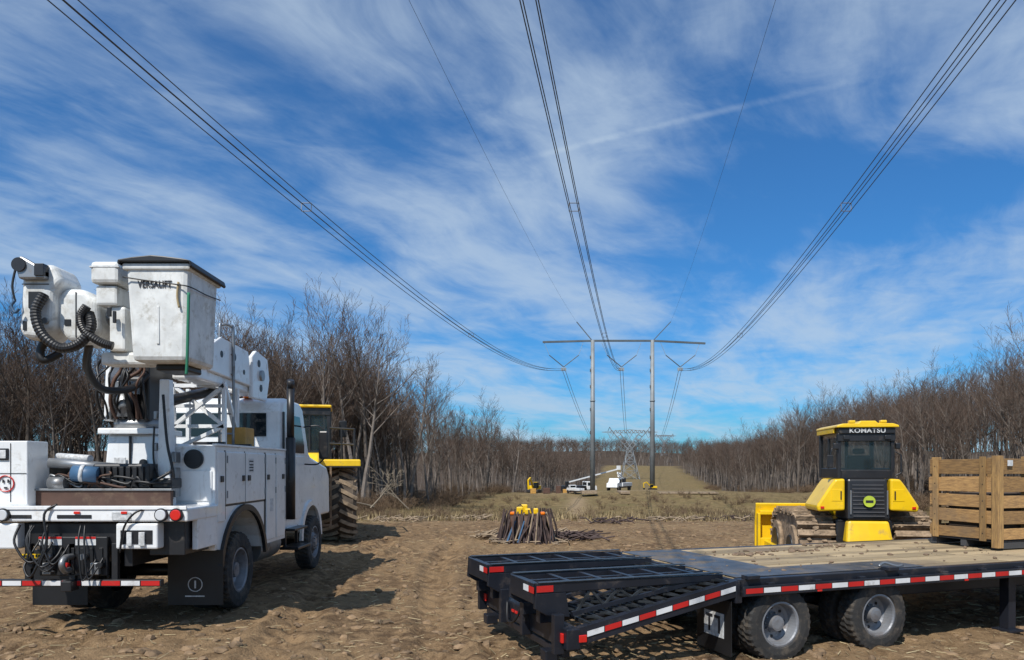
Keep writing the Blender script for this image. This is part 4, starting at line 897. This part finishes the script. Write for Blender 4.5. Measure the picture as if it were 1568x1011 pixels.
def lattice(name,cx,cy,z0,s,th):
    T2=O(name,(cx,cy,z0)); B=[]
    def P(x,y,z): return (x*s,y*s,z*s)
    lv=[(0,4.6),(5,3.5),(9.5,2.5),(13,1.8),(16.3,1.3)]
    for i in range(len(lv)-1):
        (za,a),(zb,b_)=lv[i],lv[i+1]
        C4=[(1,1),(1,-1),(-1,-1),(-1,1)]
        for k in range(4):
            c,d=C4[k],C4[(k+1)%4]
            B.append((P(c[0]*a,c[1]*a,za),P(c[0]*b_,c[1]*b_,zb)))
            B.append((P(c[0]*a,c[1]*a,za),P(d[0]*b_,d[1]*b_,zb))); B.append((P(d[0]*a,d[1]*a,za),P(c[0]*b_,c[1]*b_,zb)))
            B.append((P(c[0]*b_,c[1]*b_,zb),P(d[0]*b_,d[1]*b_,zb)))
    for sg in (-1,1):
        for yy in (-1,1):
            B+= [(P(sg*1.3,yy*1.3,16.3),P(sg*8,yy*.6,24)),(P(-sg*1.0,yy,16.3),P(sg*5,yy*.6,24)),(P(sg*8,yy*.6,24),P(sg*14,0,24.4)),(P(0,yy*.6,25.6),P(sg*14,0,24.4)),(P(0,yy*.6,24),P(sg*8,yy*.6,24)),
                 (P(sg*9,yy*.6,25),P(sg*10,0,27)),(P(sg*11,0,24.6),P(sg*10,0,27))]
            for k in range(5): B.append((P(sg*(k*2),yy*.6,24),P(sg*(k*2+1),yy*.6,25.4))); B.append((P(sg*(k*2+1),yy*.6,25.4),P(sg*(k*2+2),yy*.6,24)))
            for k in range(3):
                f=.25+.25*k; B.append((P(sg*(1.3+6.7*f),yy*(1.3-.7*f),16.3+7.7*f),P(sg*(-1+6*(f+.15)),yy*(1-.4*f),16.3+7.7*(f+.15))))
    T2.beams('steel_lattice',B,th,th,GALV); T2.rods('insulators',[(P(x-1.5,0,24),P(x,0,21.3)) for x in (-9.5,0,9.5)]+[(P(x+1.5,0,24),P(x,0,21.3)) for x in (-9.5,0,9.5)],th*.6,INS)
lattice('lattice_transmission_tower',59,370,-5.0,1.,.22)
lattice('lattice_transmission_tower',186,900,H(186,900),1.,.45)
V=[];F=[]
for dx in (-9.5,0,9.5):
    sweep([(59+dx+(127)*t,370+530*t,19+12*t-4*9*t*(1-t)) for t in np.linspace(0,1,20)],.07,4,V,F,cap=False)
PL.m('far_span_conductor',V,F,GALV)

# ---------------------------------------------------------------- work site at the tower
def minitruck(name,x,y,rz,body,boom=None,s=.8):
    z=H(x,y); A=O(name,(x,y,z),rz); A.e.scale=(s,s,s)
    A.box('chassis',(-1,1),(-3.2,3.2),(.6,.85),BLACK,.03); A.prism('cab',[(1.6,.7),(1.6,2.3),(2.4,2.3),(2.8,1.6),(3.6,1.45),(3.7,.7)],'x',-1,1,WHITE,.06)
    A.box('rear_glass',(-.8,.8),(1.585,1.6),(1.6,2.15),GLASSO,.01); A.boxes('side_glass',[((1.0,1.01),(1.75,2.4),(1.5,2.1)),((-1.01,-1.0),(1.75,2.4),(1.5,2.1))],GLASSO,0)
    A.box('service_body',(-1.15,1.15),(-3.2,1.4),(.85,1.5),body,.04)
    for yy in (-2.0,2.7):
        for xx in (-1,1): A.lathe('tyre',[(-.14,.2),(-.15,.48),(.15,.48),(.14,.2)],(xx,yy,.48),RUBBER,20,smooth=False)
    if boom:
        A.box('turret',(-.3,.3),(-2.3,-1.7),(1.5,2.3),BLACK,.05)
        for a,b_ in boom: A.beams('boom',[(a,b_)],.2,.22,WHITE)
        A.box('bucket',(boom[-1][1][0]-.3,boom[-1][1][0]+.3),(boom[-1][1][1]-.3,boom[-1][1][1]+.3),(boom[-1][1][2]-.2,boom[-1][1][2]+.6),WHITE,.05)
    return A
minitruck('service_truck',16.2,111,math.radians(150),WHITE,[((0,-2,2.2),(-1.0,3.5,3.2)),((-1.0,3.5,3.3),(1.2,-3.0,2.6))],.85)
minitruck('crane_truck',10.2,116,math.radians(-70),BLACK,[((0,-2,2.1),(.3,8.5,4.6))],.85)
minitruck('service_truck',8.6,100,math.radians(20),WHITE,None,.5)
def excavator(x,y,rz,s=1):
    A=O('excavator',(x,y,H(x,y)),rz); A.e.scale=(s,s,s)
    for xx in (-1.1,1.1): A.prism('track',stadium(-1.8,1.8,0,.8),'x',xx-.28,xx+.28,BLACK,.03)
    A.box('upper_body',(-1.2,1.2),(-1.9,.9),(.95,1.9),YEL,.08); A.box('cab',(-1.2,-.3),(.1,1.5),(1.2,2.7),GLASSO,.06); A.box('cab_roof',(-1.25,-.25),(.05,1.55),(2.7,2.8),YEL,.03)
    A.beams('boom',[((.1,.8,1.5),(.1,3.0,3.8)),((.1,3.0,3.8),(.1,4.6,3.2))],.35,.45,YEL); A.beams('stick',[((.1,4.6,3.3),(.1,4.3,1.0))],.28,.35,YEL)
    A.prism('bucket',[(4.0,1.1),(4.6,1.0),(4.7,.3),(3.9,.2)],'x',-.4,.5,BLACK,.03)
excavator(3.4,112,math.radians(160),.6); excavator(20.2,106,math.radians(100),.3)
MB=O('timber_mats',(23,96,H(23,96)))
MB.boxes('mats',[((-4+i*1.3,-2.9+i*1.3),(-1,1.2),(.0,.22)) for i in range(6)]+[((-9,-7.8),(-1,3),(0,.3)),((-14,-12),(-1,1),(0,.4))],PW,.02)
MC=O('stacked_supplies',(6,104,H(6,104)))
MC.boxes('stacks',[((-1.6,-.6),(0,1),(0,.8)),((.2,.9),(0,1),(0,1.1)),((2.4,3.6),(.5,1.5),(0,.6))],BROWN,.03); MC.boxes('crates',[((-3.4,-2.6),(0,1),(0,.7)),((1.2,1.9),(0,1),(0,.6))],ORB,.03)

# ---------------------------------------------------------------- sky, sun, camera
el=math.radians(50); az=math.radians(207)
sd=Vector((math.sin(az)*math.cos(el),math.cos(az)*math.cos(el),math.sin(el)))
w=bpy.data.worlds.new('World'); sc.world=w; w.use_nodes=True; nt=w.node_tree; bg=nt.nodes['Background']
sky=N(nt,'ShaderNodeTexSky',sky_type='NISHITA'); sky.sun_disc=False; sky.sun_elevation=el; sky.sun_rotation=az
sky.air_density=1.; sky.dust_density=.6; sky.ozone_density=2.5
tc=N(nt,'ShaderNodeTexCoord').outputs['Generated']; s3=N(nt,'ShaderNodeSeparateXYZ'); nt.links.new(tc,s3.inputs[0])
zz=math_(nt,'ADD',math_(nt,'MAXIMUM',s3.outputs[2],0.),.10)
px=math_(nt,'DIVIDE',s3.outputs[0],zz); py=math_(nt,'DIVIDE',s3.outputs[1],zz)
cb=N(nt,'ShaderNodeCombineXYZ'); nt.links.new(px,cb.inputs[0]); nt.links.new(py,cb.inputs[1])
wn=N(nt,'ShaderNodeTexNoise'); wn.inputs['Scale'].default_value=.7; wn.inputs['Detail'].default_value=3; nt.links.new(cb.outputs[0],wn.inputs['Vector'])
va=N(nt,'ShaderNodeVectorMath',operation='MULTIPLY_ADD'); nt.links.new(wn.outputs[1],va.inputs[0]); va.inputs[1].default_value=(.7,.7,0); nt.links.new(cb.outputs[0],va.inputs[2])
def smap(ang,sx,sy,loc=(0,0,0)):
    m=N(nt,'ShaderNodeMapping',vector_type='TEXTURE'); m.inputs['Rotation'].default_value=(0,0,math.radians(ang)); m.inputs['Scale'].default_value=(sx,sy,1); m.inputs['Location'].default_value=loc
    nt.links.new(va.outputs[0],m.inputs[0]); return m.outputs[0]
n1=noise(nt,smap(68,1.7,.75,(1.3,.4,0)),1.25,6,.56,.25)
n2=noise(nt,smap(60,2.2,.32),1.5,7,.62,.35)
n3=noise(nt,cb.outputs[0],.9,4,.55)
n4=noise(nt,smap(40,.5,.35,(4,2,0)),2.2,6,.62,.3)
tot=math_(nt,'ADD',math_(nt,'ADD',math_(nt,'MULTIPLY',n1,.42),math_(nt,'MULTIPLY',n2,.16)),math_(nt,'ADD',math_(nt,'MULTIPLY',n3,.27),math_(nt,'MULTIPLY',n4,.15)))
def hole(x,y,r0,r1,k):
    d=N(nt,'ShaderNodeVectorMath',operation='DISTANCE'); nt.links.new(cb.outputs[0],d.inputs[0]); d.inputs[1].default_value=(x,y,0)
    return ramp(nt,d.outputs['Value'],r0,r1,k,0)
hs=math_(nt,'ADD',math_(nt,'ADD',hole(.83,2.36,.05,.8,.11),hole(1.25,2.0,.02,.3,.05)),math_(nt,'ADD',hole(-.25,1.75,.05,.45,.04),hole(-.70,1.40,.02,.3,.04)))
tot=math_(nt,'SUBTRACT',tot,hs)
cl=ramp(nt,tot,.395,.60,0.03,.74)
dx_,dy_=.662,-.34; ln=math.hypot(dx_,dy_); nx_,ny_=-dy_/ln,dx_/ln
oA=math_(nt,'SUBTRACT',px,.156); oB=math_(nt,'SUBTRACT',py,1.84)
dist=math_(nt,'ABSOLUTE',math_(nt,'ADD',math_(nt,'MULTIPLY',oA,nx_),math_(nt,'MULTIPLY',oB,ny_)))
al=math_(nt,'ADD',math_(nt,'MULTIPLY',oA,dx_/ln),math_(nt,'MULTIPLY',oB,dy_/ln))
ct=math_(nt,'MULTIPLY',math_(nt,'MULTIPLY',ramp(nt,dist,.0,.022,1,0),ramp(nt,al,-.3,.1)),ramp(nt,al,.3,.9,.2,0))
ct=math_(nt,'MULTIPLY',ct,ramp(nt,n4,.35,.6,.4,1))
cl=math_(nt,'MINIMUM',math_(nt,'ADD',cl,ct),.88)
skc=mixc(nt,1.,sky.outputs[0],(.26,.80,1.28),'MULTIPLY')
col=mixc(nt,cl,skc,(5.3,6.6,8.1))
nt.links.new(col,bg.inputs[0]); bg.inputs[1].default_value=.095
sl2=bpy.data.lights.new('sun','SUN'); sl2.energy=4.9; sl2.angle=math.radians(.5); sl2.color=(1,.955,.885)
so=bpy.data.objects.new('sun',sl2); sc.collection.objects.link(so); so.rotation_euler=sd.to_track_quat('Z','Y').to_euler(); so.location=sd*50
cm=bpy.data.cameras.new('camera'); co=bpy.data.objects.new('camera',cm); sc.collection.objects.link(co)
co.location=(0,0,2.0); co.rotation_euler=(math.radians(90),0,0); cm.sensor_width=36; cm.lens=25.94; cm.shift_y=.1336; cm.clip_end=6000; cm.clip_start=.1
sc.camera=co
